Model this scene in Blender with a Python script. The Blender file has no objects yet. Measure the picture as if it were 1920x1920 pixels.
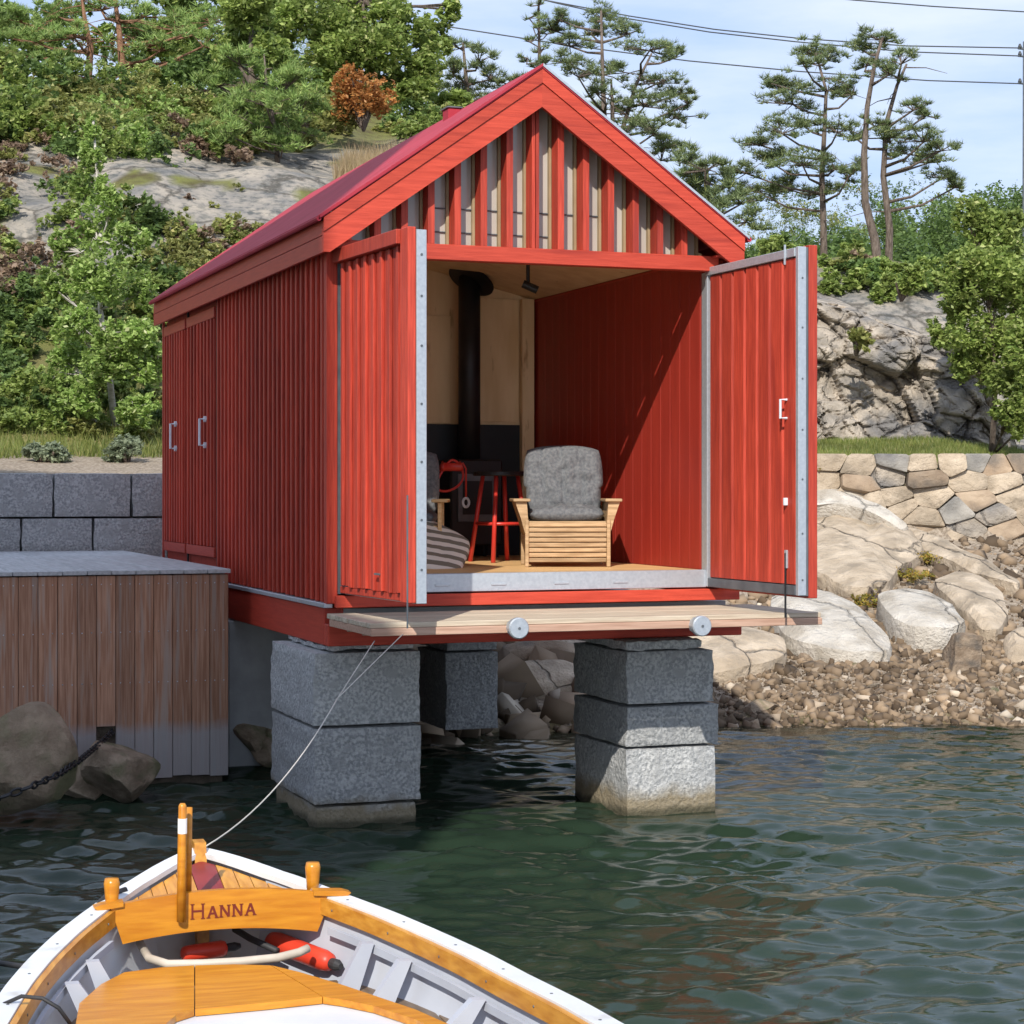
import bpy, bmesh, math, random
import numpy as np
from mathutils import Vector, Matrix, noise
R = math.radians
random.seed(7)
rng = np.random.default_rng(11)
scene = bpy.context.scene
COL = scene.collection

# ------------------------------------------------------------------ camera
# world axes: x along the boathouse front (to the right), y into the land, z up, water at z = 0
YAW = R(20.3)
VX, VY = math.sin(YAW), math.cos(YAW)          # viewing direction on the ground
CAM = Vector((-3.417, -12.705, 2.227))
FPX = 3723.0                                    # focal length in photo pixels (photo 1920 wide)
cam_d = bpy.data.cameras.new('camera')
cam = bpy.data.objects.new('camera', cam_d); COL.objects.link(cam)
cam.location = CAM
cam.rotation_euler = (R(90), 0, -YAW)
cam_d.sensor_width = 36.0
cam_d.lens = FPX / 1920 * 36
cam_d.shift_y = -40 / 1920
cam_d.clip_end = 3000
scene.camera = cam

# ------------------------------------------------------------------ light
SUN_AZ = 30          # degrees to the left of straight-on to the front wall
SUN_EL = 38
sd = Vector((-math.sin(R(SUN_AZ)) * math.cos(R(SUN_EL)), -math.cos(R(SUN_AZ)) * math.cos(R(SUN_EL)), math.sin(R(SUN_EL))))
sun_l = bpy.data.lights.new('sun', 'SUN'); sun_l.energy = 2.25; sun_l.angle = R(0.5); sun_l.color = (1.0, 0.945, 0.86)
sun = bpy.data.objects.new('sun', sun_l); COL.objects.link(sun)
sun.rotation_euler = sd.to_track_quat('Z', 'Y').to_euler()
world = bpy.data.worlds.new('World'); scene.world = world; world.use_nodes = True
nt = world.node_tree; nt.nodes.clear()
n_out = nt.nodes.new('ShaderNodeOutputWorld'); n_bg = nt.nodes.new('ShaderNodeBackground')
n_sky = nt.nodes.new('ShaderNodeTexSky'); n_sky.sky_type = 'NISHITA'; n_sky.sun_disc = False
n_sky.sun_elevation = R(SUN_EL); n_sky.sun_rotation = math.atan2(sd.x, sd.y)
n_sky.air_density = 1.0; n_sky.dust_density = 0.6; n_sky.ozone_density = 1.3
# thin streaky cloud veil mixed into the sky
n_tc = nt.nodes.new('ShaderNodeTexCoord'); n_map = nt.nodes.new('ShaderNodeMapping')
n_map.inputs['Scale'].default_value = (1.6, 1.6, 7.0)
n_ns = nt.nodes.new('ShaderNodeTexNoise'); n_ns.inputs['Scale'].default_value = 3.4; n_ns.inputs['Detail'].default_value = 7; n_ns.inputs['Roughness'].default_value = 0.55
n_rp = nt.nodes.new('ShaderNodeValToRGB')
n_rp.color_ramp.elements[0].position = 0.36; n_rp.color_ramp.elements[0].color = (1.50, 1.92, 2.85, 1)
n_rp.color_ramp.elements[1].position = 0.70; n_rp.color_ramp.elements[1].color = (2.45, 2.62, 2.98, 1)
n_mx = nt.nodes.new('ShaderNodeMixRGB'); n_mx.inputs['Fac'].default_value = 0.92
nt.links.new(n_tc.outputs['Generated'], n_map.inputs['Vector']); nt.links.new(n_map.outputs['Vector'], n_ns.inputs['Vector'])
nt.links.new(n_ns.outputs['Fac'], n_rp.inputs['Fac']); nt.links.new(n_rp.outputs['Color'], n_mx.inputs['Color2'])
nt.links.new(n_sky.outputs['Color'], n_mx.inputs['Color1']); nt.links.new(n_mx.outputs['Color'], n_bg.inputs['Color'])
n_bg.inputs['Strength'].default_value = 0.15
nt.links.new(n_bg.outputs['Background'], n_out.inputs['Surface'])
scene.view_settings.view_transform = 'Standard'; scene.view_settings.look = 'None'
scene.view_settings.gamma = 1.0; scene.view_settings.exposure = 1.22
scene.view_settings.use_curve_mapping = False
scene.render.engine = 'CYCLES'
scene.cycles.transparent_max_bounces = 8
scene.cycles.max_bounces = 6

# ------------------------------------------------------------------ helpers: places
def W(X, Z):
    """ground point X metres right of and Z metres ahead of the viewpoint"""
    return (CAM.x + X * VY + Z * VX, CAM.y - X * VX + Z * VY)
def V(px, py, Z):
    X = (px - 960) / FPX * Z
    x, y = W(X, Z)
    return Vector((x, y, CAM.z - (py - 920) / FPX * Z))
def VZ(px, py, z):
    return V(px, py, (CAM.z - z) * FPX / (py - 920))
def toview(x, y):
    dx, dy = x - CAM.x, y - CAM.y
    return dx * VY - dy * VX, dx * VX + dy * VY

# ------------------------------------------------------------------ helpers: materials
def mat(name, c1, c2=None, rough=0.7, scale=6.0, stretch=(1, 1, 1), bump=0.15, bscale=None, detail=6, rand=0.0, spec=0.4, metal=0.0, coords='Object', c3=None, s3=1.2, lo=0.35, hi=0.68, bdist=0.02, ramp3=(0.5, 0.66)):
    m = bpy.data.materials.new(name); m.use_nodes = True
    t = m.node_tree; b = t.nodes['Principled BSDF']
    b.inputs['Roughness'].default_value = rough; b.inputs['Metallic'].default_value = metal
    b.inputs['Specular IOR Level'].default_value = spec
    tc = t.nodes.new('ShaderNodeTexCoord'); mp = t.nodes.new('ShaderNodeMapping'); mp.inputs['Scale'].default_value = stretch
    oi = t.nodes.new('ShaderNodeObjectInfo')
    vm = t.nodes.new('ShaderNodeVectorMath'); vm.operation = 'ADD'
    sc = t.nodes.new('ShaderNodeMath'); sc.operation = 'MULTIPLY'; sc.inputs[1].default_value = 37.0 if coords == 'Object' else 0.0
    t.links.new(oi.outputs['Random'], sc.inputs[0]); t.links.new(tc.outputs[coords], vm.inputs[0]); t.links.new(sc.outputs[0], vm.inputs[1])
    t.links.new(vm.outputs[0], mp.inputs['Vector'])
    ns = t.nodes.new('ShaderNodeTexNoise'); ns.inputs['Scale'].default_value = scale; ns.inputs['Detail'].default_value = detail
    t.links.new(mp.outputs[0], ns.inputs['Vector'])
    rp = t.nodes.new('ShaderNodeValToRGB'); rp.color_ramp.elements[0].position = lo; rp.color_ramp.elements[1].position = hi
    rp.color_ramp.elements[0].color = (*c1, 1); rp.color_ramp.elements[1].color = (*(c2 or c1), 1)
    t.links.new(ns.outputs['Fac'], rp.inputs['Fac'])
    col = rp.outputs['Color']
    if c3:
        n3 = t.nodes.new('ShaderNodeTexNoise'); n3.inputs['Scale'].default_value = s3; n3.inputs['Detail'].default_value = 5
        t.links.new(mp.outputs[0], n3.inputs['Vector'])
        r3 = t.nodes.new('ShaderNodeValToRGB'); r3.color_ramp.elements[0].position = ramp3[0]; r3.color_ramp.elements[1].position = ramp3[1]
        t.links.new(n3.outputs['Fac'], r3.inputs['Fac'])
        mx = t.nodes.new('ShaderNodeMixRGB'); mx.inputs['Color2'].default_value = (*c3, 1)
        t.links.new(r3.outputs['Color'], mx.inputs['Fac']); t.links.new(col, mx.inputs['Color1']); col = mx.outputs['Color']
    if rand:
        hv = t.nodes.new('ShaderNodeHueSaturation')
        mr = t.nodes.new('ShaderNodeMapRange'); mr.inputs['To Min'].default_value = 1 - rand; mr.inputs['To Max'].default_value = 1 + rand
        t.links.new(oi.outputs['Random'], mr.inputs['Value']); t.links.new(mr.outputs[0], hv.inputs['Value']); t.links.new(col, hv.inputs['Color']); col = hv.outputs['Color']
    t.links.new(col, b.inputs['Base Color'])
    if bump:
        n2 = t.nodes.new('ShaderNodeTexNoise'); n2.inputs['Scale'].default_value = bscale or scale * 3; n2.inputs['Detail'].default_value = 8; n2.inputs['Roughness'].default_value = 0.65
        t.links.new(mp.outputs[0], n2.inputs['Vector'])
        bp = t.nodes.new('ShaderNodeBump'); bp.inputs['Strength'].default_value = bump; bp.inputs['Distance'].default_value = bdist
        t.links.new(n2.outputs['Fac'], bp.inputs['Height']); t.links.new(bp.outputs[0], b.inputs['Normal'])
    return m

def leaf_mat(name, c1, c2, c3=None, trans=0.42, rough=0.5):
    m = bpy.data.materials.new(name); m.use_nodes = True
    t = m.node_tree; b = t.nodes['Principled BSDF']; out = t.nodes['Material Output']
    g = t.nodes.new('ShaderNodeNewGeometry')
    rp = t.nodes.new('ShaderNodeValToRGB'); rp.color_ramp.elements[0].color = (*c1, 1); rp.color_ramp.elements[1].color = (*c2, 1)
    if c3:
        e = rp.color_ramp.elements.new(0.93); e.color = (*c2, 1); rp.color_ramp.elements[2].color = (*c3, 1)
    t.links.new(g.outputs['Random Per Island'], rp.inputs['Fac'])
    tc = t.nodes.new('ShaderNodeTexCoord'); ns = t.nodes.new('ShaderNodeTexNoise'); ns.inputs['Scale'].default_value = 1.3
    t.links.new(tc.outputs['Object'], ns.inputs['Vector'])
    hv = t.nodes.new('ShaderNodeHueSaturation'); mr = t.nodes.new('ShaderNodeMapRange')
    mr.inputs['From Min'].default_value = 0.3; mr.inputs['From Max'].default_value = 0.7; mr.inputs['To Min'].default_value = 0.72; mr.inputs['To Max'].default_value = 1.25
    t.links.new(ns.outputs['Fac'], mr.inputs['Value']); t.links.new(mr.outputs[0], hv.inputs['Value']); t.links.new(rp.outputs['Color'], hv.inputs['Color'])
    t.links.new(hv.outputs['Color'], b.inputs['Base Color']); b.inputs['Roughness'].default_value = rough; b.inputs['Specular IOR Level'].default_value = 0.35
    tr = t.nodes.new('ShaderNodeBsdfTranslucent'); t.links.new(hv.outputs['Color'], tr.inputs['Color'])
    mx = t.nodes.new('ShaderNodeMixShader'); mx.inputs['Fac'].default_value = trans
    t.links.new(b.outputs[0], mx.inputs[1]); t.links.new(tr.outputs[0], mx.inputs[2]); t.links.new(mx.outputs[0], out.inputs['Surface'])
    return m

M = {}
RED = (0.44, 0.046, 0.024)
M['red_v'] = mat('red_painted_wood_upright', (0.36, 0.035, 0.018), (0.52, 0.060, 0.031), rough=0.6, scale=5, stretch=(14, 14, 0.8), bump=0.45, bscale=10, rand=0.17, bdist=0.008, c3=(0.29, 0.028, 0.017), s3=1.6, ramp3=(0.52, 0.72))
M['red_x'] = mat('red_painted_wood_level', (0.42, 0.043, 0.021), (0.54, 0.064, 0.033), rough=0.6, scale=5, stretch=(0.8, 12, 12), bump=0.35, bscale=9, rand=0.08, bdist=0.008, c3=(0.33, 0.031, 0.017), s3=1.4, ramp3=(0.54, 0.74))
M['red_y'] = mat('red_painted_wood_deep', (0.40, 0.040, 0.022), (0.49, 0.055, 0.03), rough=0.5, scale=5, stretch=(12, 0.8, 12), bump=0.2, bscale=9, rand=0.05, bdist=0.006)
M['roof'] = mat('dark_red_roof_sheet', (0.34, 0.034, 0.050), (0.42, 0.048, 0.07), rough=0.65, scale=3, bump=0.05, spec=0.12)
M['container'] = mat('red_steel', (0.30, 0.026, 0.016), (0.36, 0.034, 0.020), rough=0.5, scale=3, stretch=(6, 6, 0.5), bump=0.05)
M['galv'] = mat('galvanised_steel', (0.46, 0.50, 0.545), (0.54, 0.58, 0.62), rough=0.45, scale=45, bump=0.05, metal=0.55)
M['galv_white'] = mat('pale_rubber_gasket', (0.62, 0.66, 0.72), (0.74, 0.78, 0.82), rough=0.5, scale=10, bump=0.05)
M['greysteel'] = mat('dark_grey_steel', (0.10, 0.115, 0.13), (0.15, 0.165, 0.18), rough=0.5, scale=10, bump=0.05, metal=0.3)
M['ply'] = mat('plywood', (0.72, 0.50, 0.26), (0.84, 0.63, 0.37), rough=0.55, scale=3, stretch=(2.5, 2.5, 0.5), bump=0.08, c3=(0.40, 0.22, 0.09), s3=5, ramp3=(0.66, 0.76))
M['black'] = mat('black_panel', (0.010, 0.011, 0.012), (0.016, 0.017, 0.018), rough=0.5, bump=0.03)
M['black_iron'] = mat('black_iron', (0.012, 0.012, 0.013), (0.022, 0.022, 0.024), rough=0.45, bump=0.06)
M['pine'] = mat('oiled_pine', (0.60, 0.36, 0.15), (0.74, 0.50, 0.24), rough=0.45, scale=5, stretch=(1, 10, 10), bump=0.1, rand=0.12, bdist=0.005)
M['chairwood'] = mat('dull_teak', (0.30, 0.19, 0.095), (0.50, 0.34, 0.19), rough=0.6, scale=5, stretch=(1, 10, 10), bump=0.15, rand=0.22, bdist=0.005)
M['deckwood'] = mat('weathered_deck_wood', (0.42, 0.34, 0.25), (0.60, 0.52, 0.40), rough=0.75, scale=5, stretch=(0.7, 14, 14), bump=0.3, rand=0.12, bdist=0.006)
M['deckedge'] = mat('pinkish_deck_edge', (0.40, 0.24, 0.17), (0.52, 0.34, 0.25), rough=0.7, scale=5, stretch=(0.7, 14, 14), bump=0.3, bdist=0.006)
M['dockwood'] = mat('brown_dock_wood', (0.30, 0.145, 0.085), (0.50, 0.285, 0.185), rough=0.75, scale=4, stretch=(16, 16, 0.7), bump=0.35, rand=0.22, c3=(0.36, 0.27, 0.22), s3=2.0, bdist=0.008)
M['docktop'] = mat('grey_dock_top', (0.36, 0.37, 0.38), (0.52, 0.53, 0.54), rough=0.65, scale=3, stretch=(12, 0.8, 12), bump=0.2, rand=0.06, bdist=0.006)
M['granite'] = mat('blue_grey_granite', (0.30, 0.31, 0.315), (0.53, 0.535, 0.53), rough=0.9, scale=48, bump=1.0, bscale=22, rand=0.16, bdist=0.035, c3=(0.38, 0.385, 0.385), s3=9, lo=0.40, hi=0.60)
M['concrete'] = mat('grey_concrete', (0.30, 0.31, 0.31), (0.38, 0.39, 0.39), rough=0.85, scale=5, bump=0.15)
M['rock'] = mat('pale_granite', (0.37, 0.295, 0.21), (0.56, 0.465, 0.35), rough=0.9, scale=3.2, bump=1.0, bscale=9, rand=0.12, bdist=0.07, c3=(0.30, 0.245, 0.18), s3=2.6, coords='Object')
M['rock_white'] = mat('white_granite', (0.50, 0.455, 0.385), (0.66, 0.615, 0.54), rough=0.9, scale=3.0, bump=1.0, bscale=7, rand=0.05, bdist=0.10, c3=(0.40, 0.355, 0.29), s3=2.4)
M['rock_brown'] = mat('brown_granite', (0.23, 0.165, 0.11), (0.40, 0.31, 0.22), rough=0.9, scale=3, bump=0.8, bscale=7, rand=0.22, bdist=0.05, c3=(0.15, 0.125, 0.10), s3=2)
M['rock_dark'] = mat('dark_shore_rock', (0.22, 0.165, 0.11), (0.42, 0.33, 0.235), rough=0.88, scale=2.5, bump=0.8, bscale=6, rand=0.1, bdist=0.05, c3=(0.17, 0.165, 0.085), s3=1.6)
M['cliff'] = mat('warm_cliff_rock', (0.27, 0.235, 0.19), (0.52, 0.45, 0.365), rough=0.92, scale=3.5, bump=1.0, bscale=7, bdist=0.10, c3=(0.20, 0.19, 0.18), s3=1.3, ramp3=(0.50, 0.64))
M['rock_grey'] = mat('grey_lichen_rock', (0.22, 0.21, 0.19), (0.44, 0.405, 0.35), rough=0.92, scale=1.8, bump=0.9, bscale=5, rand=0.06, bdist=0.08, c3=(0.16, 0.155, 0.15), s3=1.4)
def tide_band(m, z0, z1, col, noise_amp):
    # weathering left by the tide: a band of its own colour near the water line
    t = m.node_tree; b = t.nodes['Principled BSDF']; src = b.inputs['Base Color'].links[0].from_socket
    tc = t.nodes.new('ShaderNodeTexCoord'); sx = t.nodes.new('ShaderNodeSeparateXYZ'); t.links.new(tc.outputs['Object'], sx.inputs[0])
    ns = t.nodes.new('ShaderNodeTexNoise'); ns.inputs['Scale'].default_value = 6; ns.inputs['Detail'].default_value = 6; t.links.new(tc.outputs['Object'], ns.inputs['Vector'])
    ma = t.nodes.new('ShaderNodeMath'); ma.operation = 'MULTIPLY_ADD'; ma.inputs[1].default_value = noise_amp; t.links.new(ns.outputs['Fac'], ma.inputs[0]); t.links.new(sx.outputs['Z'], ma.inputs[2])
    mr = t.nodes.new('ShaderNodeMapRange'); mr.inputs['From Min'].default_value = z0 + noise_amp / 2; mr.inputs['From Max'].default_value = z1 + noise_amp / 2; mr.inputs['To Min'].default_value = 1; mr.inputs['To Max'].default_value = 0
    t.links.new(ma.outputs[0], mr.inputs['Value']); mx = t.nodes.new('ShaderNodeMixRGB'); mx.inputs['Color2'].default_value = (*col, 1)
    f = t.nodes.new('ShaderNodeMath'); f.operation = 'MULTIPLY'; f.inputs[1].default_value = 0.8; t.links.new(mr.outputs[0], f.inputs[0])
    t.links.new(f.outputs[0], mx.inputs['Fac']); t.links.new(src, mx.inputs['Color1']); t.links.new(mx.outputs[0], b.inputs['Base Color'])
def cracks(m, scale, width, col, amt=0.8):
    # dark fissures running through the stone, recessed by the bump
    t = m.node_tree; b = t.nodes['Principled BSDF']; src = b.inputs['Base Color'].links[0].from_socket
    tc = t.nodes.new('ShaderNodeTexCoord'); ns = t.nodes.new('ShaderNodeTexNoise'); ns.inputs['Scale'].default_value = scale * 1.6; ns.inputs['Detail'].default_value = 7
    mv = t.nodes.new('ShaderNodeMixRGB'); mv.blend_type = 'ADD'; mv.inputs['Fac'].default_value = 0.55 / scale
    t.links.new(tc.outputs['Object'], ns.inputs['Vector']); t.links.new(tc.outputs['Object'], mv.inputs['Color1']); t.links.new(ns.outputs['Color'], mv.inputs['Color2'])
    vo = t.nodes.new('ShaderNodeTexVoronoi'); vo.feature = 'DISTANCE_TO_EDGE'; vo.inputs['Scale'].default_value = scale; t.links.new(mv.outputs[0], vo.inputs['Vector'])
    r = t.nodes.new('ShaderNodeValToRGB'); r.color_ramp.elements[0].color = (amt,) * 3 + (1,); r.color_ramp.elements[1].color = (0, 0, 0, 1); r.color_ramp.elements[1].position = width
    t.links.new(vo.outputs['Distance'], r.inputs['Fac']); mx = t.nodes.new('ShaderNodeMixRGB'); mx.inputs['Color2'].default_value = (*col, 1)
    t.links.new(r.outputs['Color'], mx.inputs['Fac']); t.links.new(src, mx.inputs['Color1']); t.links.new(mx.outputs[0], b.inputs['Base Color'])
    if b.inputs['Normal'].links:
        bp0 = b.inputs['Normal'].links[0].from_node; b2 = t.nodes.new('ShaderNodeBump'); b2.inputs['Strength'].default_value = 0.8; b2.inputs['Distance'].default_value = 0.08; b2.invert = True
        t.links.new(r.outputs['Color'], b2.inputs['Height']); t.links.new(bp0.outputs[0], b2.inputs['Normal']); t.links.new(b2.outputs[0], b.inputs['Normal'])
M['rock_wall'] = M['rock'].copy(); M['rock_wall'].name = 'wall_stone'
cracks(M['rock'], 0.42, 0.007, (0.14, 0.115, 0.09), 0.6); cracks(M['rock_white'], 0.35, 0.006, (0.2, 0.18, 0.15), 0.5); cracks(M['cliff'], 0.9, 0.018, (0.11, 0.10, 0.09), 0.5)
tide_band(M['dockwood'], 0.40, 0.50, (0.34, 0.34, 0.35), 0.12)
tide_band(M['granite'], 0.10, 0.20, (0.24, 0.18, 0.085), 0.16)
tide_band(M['granite'], 0.015, 0.06, (0.045, 0.045, 0.025), 0.07)
M['mortar'] = mat('dark_soil_fill', (0.07, 0.055, 0.04), (0.14, 0.11, 0.08), rough=0.95, scale=12, bump=0.6, bdist=0.04)
M['bead'] = mat('ochre_bead', (0.27, 0.20, 0.11), (0.34, 0.26, 0.15), rough=0.6, bump=0.05)
M['glass'] = mat('window_glass', (0.38, 0.345, 0.305), (0.46, 0.42, 0.37), rough=0.14, scale=1.5, bump=0.0, spec=0.7, coords='Object')
M['varnish'] = mat('orange_varnished_wood', (0.46, 0.165, 0.012), (0.60, 0.26, 0.022), rough=0.28, scale=4, stretch=(1.2, 9, 9), bump=0.05, rand=0.05, spec=0.5)
M['varnish_y'] = mat('orange_varnished_planks', (0.46, 0.185, 0.02), (0.64, 0.31, 0.045), rough=0.35, scale=4, stretch=(9, 1.2, 9), bump=0.06, rand=0.10, spec=0.5)
M['maroon'] = mat('maroon_plank', (0.20, 0.020, 0.022), (0.26, 0.03, 0.03), rough=0.4, bump=0.04)
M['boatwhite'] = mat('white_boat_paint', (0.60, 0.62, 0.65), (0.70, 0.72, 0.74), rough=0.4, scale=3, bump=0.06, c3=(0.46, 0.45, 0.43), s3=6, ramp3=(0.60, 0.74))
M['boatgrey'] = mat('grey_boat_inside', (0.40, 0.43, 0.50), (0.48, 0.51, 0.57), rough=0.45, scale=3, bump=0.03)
M['darkfloor'] = mat('wet_brown_floorboards', (0.12, 0.08, 0.05), (0.24, 0.17, 0.11), rough=0.45, scale=4, stretch=(6, 1, 1), bump=0.15, rand=0.2)
M['fender_red'] = mat('red_vinyl', (0.60, 0.045, 0.02), (0.70, 0.06, 0.03), rough=0.4, bump=0.03)
M['hose'] = mat('beige_hose', (0.42, 0.37, 0.30), (0.56, 0.50, 0.42), rough=0.5, bump=0.03)
M['rubber'] = mat('black_rubber', (0.02, 0.02, 0.022), (0.04, 0.04, 0.042), rough=0.6, bump=0.05)
M['rope'] = mat('pale_rope', (0.50, 0.47, 0.42), (0.60, 0.57, 0.52), rough=0.8, scale=80, bump=0.3)
M['white'] = mat('white_enamel', (0.78, 0.78, 0.76), rough=0.4, bump=0.0)
M['redgloss'] = mat('red_gloss', (0.55, 0.035, 0.025), (0.62, 0.05, 0.035), rough=0.3, bump=0.0)
M['denim'] = mat('grey_cushion_cloth', (0.095, 0.10, 0.11), (0.17, 0.175, 0.18), rough=0.95, scale=45, bump=0.5, bscale=30, bdist=0.01)
M['stripe_a'] = mat('cream_cloth', (0.70, 0.64, 0.54), (0.80, 0.75, 0.66), rough=0.95, scale=40, bump=0.3, bdist=0.005)
M['stripe_b'] = mat('olive_grey_cloth', (0.20, 0.175, 0.13), (0.26, 0.23, 0.17), rough=0.95, scale=40, bump=0.3, bdist=0.005)
M['bark'] = mat('pine_bark', (0.10, 0.075, 0.06), (0.24, 0.19, 0.155), rough=0.95, scale=5, stretch=(5, 5, 1), bump=0.9, bdist=0.05)
M['bark_red'] = mat('reddish_pine_bark', (0.22, 0.11, 0.06), (0.36, 0.20, 0.12), rough=0.95, scale=5, stretch=(5, 5, 1), bump=0.9, bdist=0.05)
M['bark_pale'] = mat('pale_birch_bark', (0.36, 0.33, 0.29), (0.58, 0.55, 0.50), rough=0.9, scale=6, stretch=(1, 1, 4), bump=0.3)
M['wire'] = mat('dark_wire', (0.05, 0.055, 0.06), rough=0.5, bump=0)
M['leaf_birch'] = leaf_mat('birch_leaf', (0.19, 0.31, 0.06), (0.44, 0.56, 0.18), (0.64, 0.64, 0.38))
M['leaf_green'] = leaf_mat('broad_leaf', (0.16, 0.235, 0.05), (0.38, 0.46, 0.13), (0.54, 0.54, 0.24))
M['leaf_dark'] = leaf_mat('dark_leaf', (0.085, 0.14, 0.04), (0.19, 0.28, 0.08))
M['leaf_olive'] = leaf_mat('olive_leaf', (0.20, 0.23, 0.06), (0.42, 0.42, 0.15), (0.46, 0.38, 0.15))
M['leaf_rust'] = leaf_mat('rust_leaf', (0.42, 0.17, 0.05), (0.68, 0.35, 0.12), (0.34, 0.38, 0.11))
M['leaf_heather'] = leaf_mat('heather', (0.24, 0.165, 0.12), (0.40, 0.29, 0.20), (0.25, 0.26, 0.10))
M['leaf_sage'] = leaf_mat('sage_leaf', (0.20, 0.245, 0.15), (0.36, 0.41, 0.27))
M['leaf_sedum'] = leaf_mat('sedum', (0.20, 0.25, 0.05), (0.50, 0.32, 0.07), (0.62, 0.28, 0.08))
M['needle'] = leaf_mat('pine_needle', (0.10, 0.145, 0.065), (0.22, 0.27, 0.11), (0.38, 0.39, 0.13), trans=0.2)
M['needle_bright'] = leaf_mat('bright_pine_needle', (0.15, 0.25, 0.06), (0.33, 0.44, 0.13), (0.40, 0.39, 0.14), trans=0.25)
M['gravel'] = leaf_mat('gravel_stone', (0.07, 0.048, 0.03), (0.30, 0.22, 0.145), (0.52, 0.45, 0.36), trans=0.0, rough=0.95)
M['grass'] = leaf_mat('grass_blade', (0.12, 0.17, 0.035), (0.27, 0.29, 0.085), (0.42, 0.35, 0.15))
M['drygrass'] = leaf_mat('dry_grass', (0.34, 0.24, 0.12), (0.52, 0.40, 0.24), (0.24, 0.24, 0.08))

# ------------------------------------------------------------------ helpers: meshes
def link(o, parent=None):
    COL.objects.link(o)
    if parent: o.parent = parent
    return o
def tag(o, label=None, cat=None, group=None, kind=None):
    if label: o['label'] = label
    if cat: o['category'] = cat
    if group: o['group'] = group
    if kind: o['kind'] = kind
    return o
def empty(name, loc=(0, 0, 0), label=None, cat=None, group=None):
    o = bpy.data.objects.new(name, None); o.empty_display_size = 0.2; o.location = loc
    link(o); return tag(o, label, cat, group)
class MB:
    def __init__(s): s.v = []; s.f = []
    def quads(s, vs, fs):
        k = len(s.v); s.v += [tuple(p) for p in vs]; s.f += [tuple(i + k for i in f) for f in fs]; return s
    def box(s, x0, x1, y0, y1, z0, z1, c=0.0):
        """box with chamfered edges when c > 0"""
        if c <= 0:
            vs = [(x, y, z) for x in (x0, x1) for y in (y0, y1) for z in (z0, z1)]
            return s.quads(vs, [(0, 1, 3, 2), (4, 6, 7, 5), (0, 4, 5, 1), (2, 3, 7, 6), (0, 2, 6, 4), (1, 5, 7, 3)])
        X, Y, Z = (x0, x1), (y0, y1), (z0, z1); sg = (1, -1); vs = []; idx = {}
        for i in (0, 1):
            for j in (0, 1):
                for k in (0, 1):
                    for a in range(3):
                        d = [c * sg[i], c * sg[j], c * sg[k]]; d[a] = 0
                        idx[i, j, k, a] = len(vs); vs.append((X[i] + d[0], Y[j] + d[1], Z[k] + d[2]))
        fs = []
        for i in (0, 1):
            fs.append([idx[i, 0, 0, 0], idx[i, 1, 0, 0], idx[i, 1, 1, 0], idx[i, 0, 1, 0]])
            fs.append([idx[0, i, 0, 1], idx[1, i, 0, 1], idx[1, i, 1, 1], idx[0, i, 1, 1]])
            fs.append([idx[0, 0, i, 2], idx[1, 0, i, 2], idx[1, 1, i, 2], idx[0, 1, i, 2]])
        for i in (0, 1):
            for j in (0, 1):
                fs.append([idx[0, i, j, 1], idx[1, i, j, 1], idx[1, i, j, 2], idx[0, i, j, 2]])
                fs.append([idx[i, 0, j, 0], idx[i, 1, j, 0], idx[i, 1, j, 2], idx[i, 0, j, 2]])
                fs.append([idx[i, j, 0, 0], idx[i, j, 1, 0], idx[i, j, 1, 1], idx[i, j, 0, 1]])
                for k in (0, 1): fs.append([idx[i, j, k, 0], idx[i, j, k, 1], idx[i, j, k, 2]])
        return s.quads(vs, fs)
    def tube(s, pts, r, n=8, caps=True):
        pts = [Vector(p) for p in pts]; m = len(pts)
        rs = r if isinstance(r, (list, tuple)) else [r] * m
        vs = []; up = None
        for i, p in enumerate(pts):
            d = (pts[min(i + 1, m - 1)] - pts[max(i - 1, 0)]).normalized()
            if up is None:
                a = Vector((0, 0, 1)) if abs(d.z) < 0.9 else Vector((1, 0, 0)); up = d.cross(a).normalized()
            up = (up - d * up.dot(d)).normalized(); w = d.cross(up)
            for k in range(n):
                t = 2 * math.pi * k / n; vs.append(p + (up * math.cos(t) + w * math.sin(t)) * rs[i])
        fs = [(i * n + k, i * n + (k + 1) % n, (i + 1) * n + (k + 1) % n, (i + 1) * n + k) for i in range(m - 1) for k in range(n)]
        if caps: fs += [tuple(range(n))[::-1], tuple((m - 1) * n + k for k in range(n))]
        return s.quads(vs, fs)
    def prism(s, poly, d):
        """poly: 3-D outline, extruded by the vector d"""
        n = len(poly); d = Vector(d); a = [Vector(p) for p in poly]
        vs = a + [p + d for p in a]
        fs = [tuple(range(n)), tuple(range(n, 2 * n))[::-1]] + [(i, i + n, (i + 1) % n + n, (i + 1) % n) for i in range(n)]
        return s.quads(vs, fs)
    def mesh(s, name, m, smooth=False):
        me = bpy.data.meshes.new(name); me.from_pydata(s.v, [], s.f); me.materials.append(m)
        bm = bmesh.new(); bm.from_mesh(me); bmesh.ops.recalc_face_normals(bm, faces=bm.faces); bm.to_mesh(me); bm.free()
        if smooth:
            me.polygons.foreach_set('use_smooth', [True] * len(me.polygons))
        return me
    def build(s, name, m, parent=None, smooth=False):
        return link(bpy.data.objects.new(name, s.mesh(name, m, smooth)), parent)
def put(name, me, parent, loc=(0, 0, 0), rot=(0, 0, 0), sc=(1, 1, 1)):
    o = bpy.data.objects.new(name, me); o.location = loc; o.rotation_euler = rot; o.scale = sc
    return link(o, parent)
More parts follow.
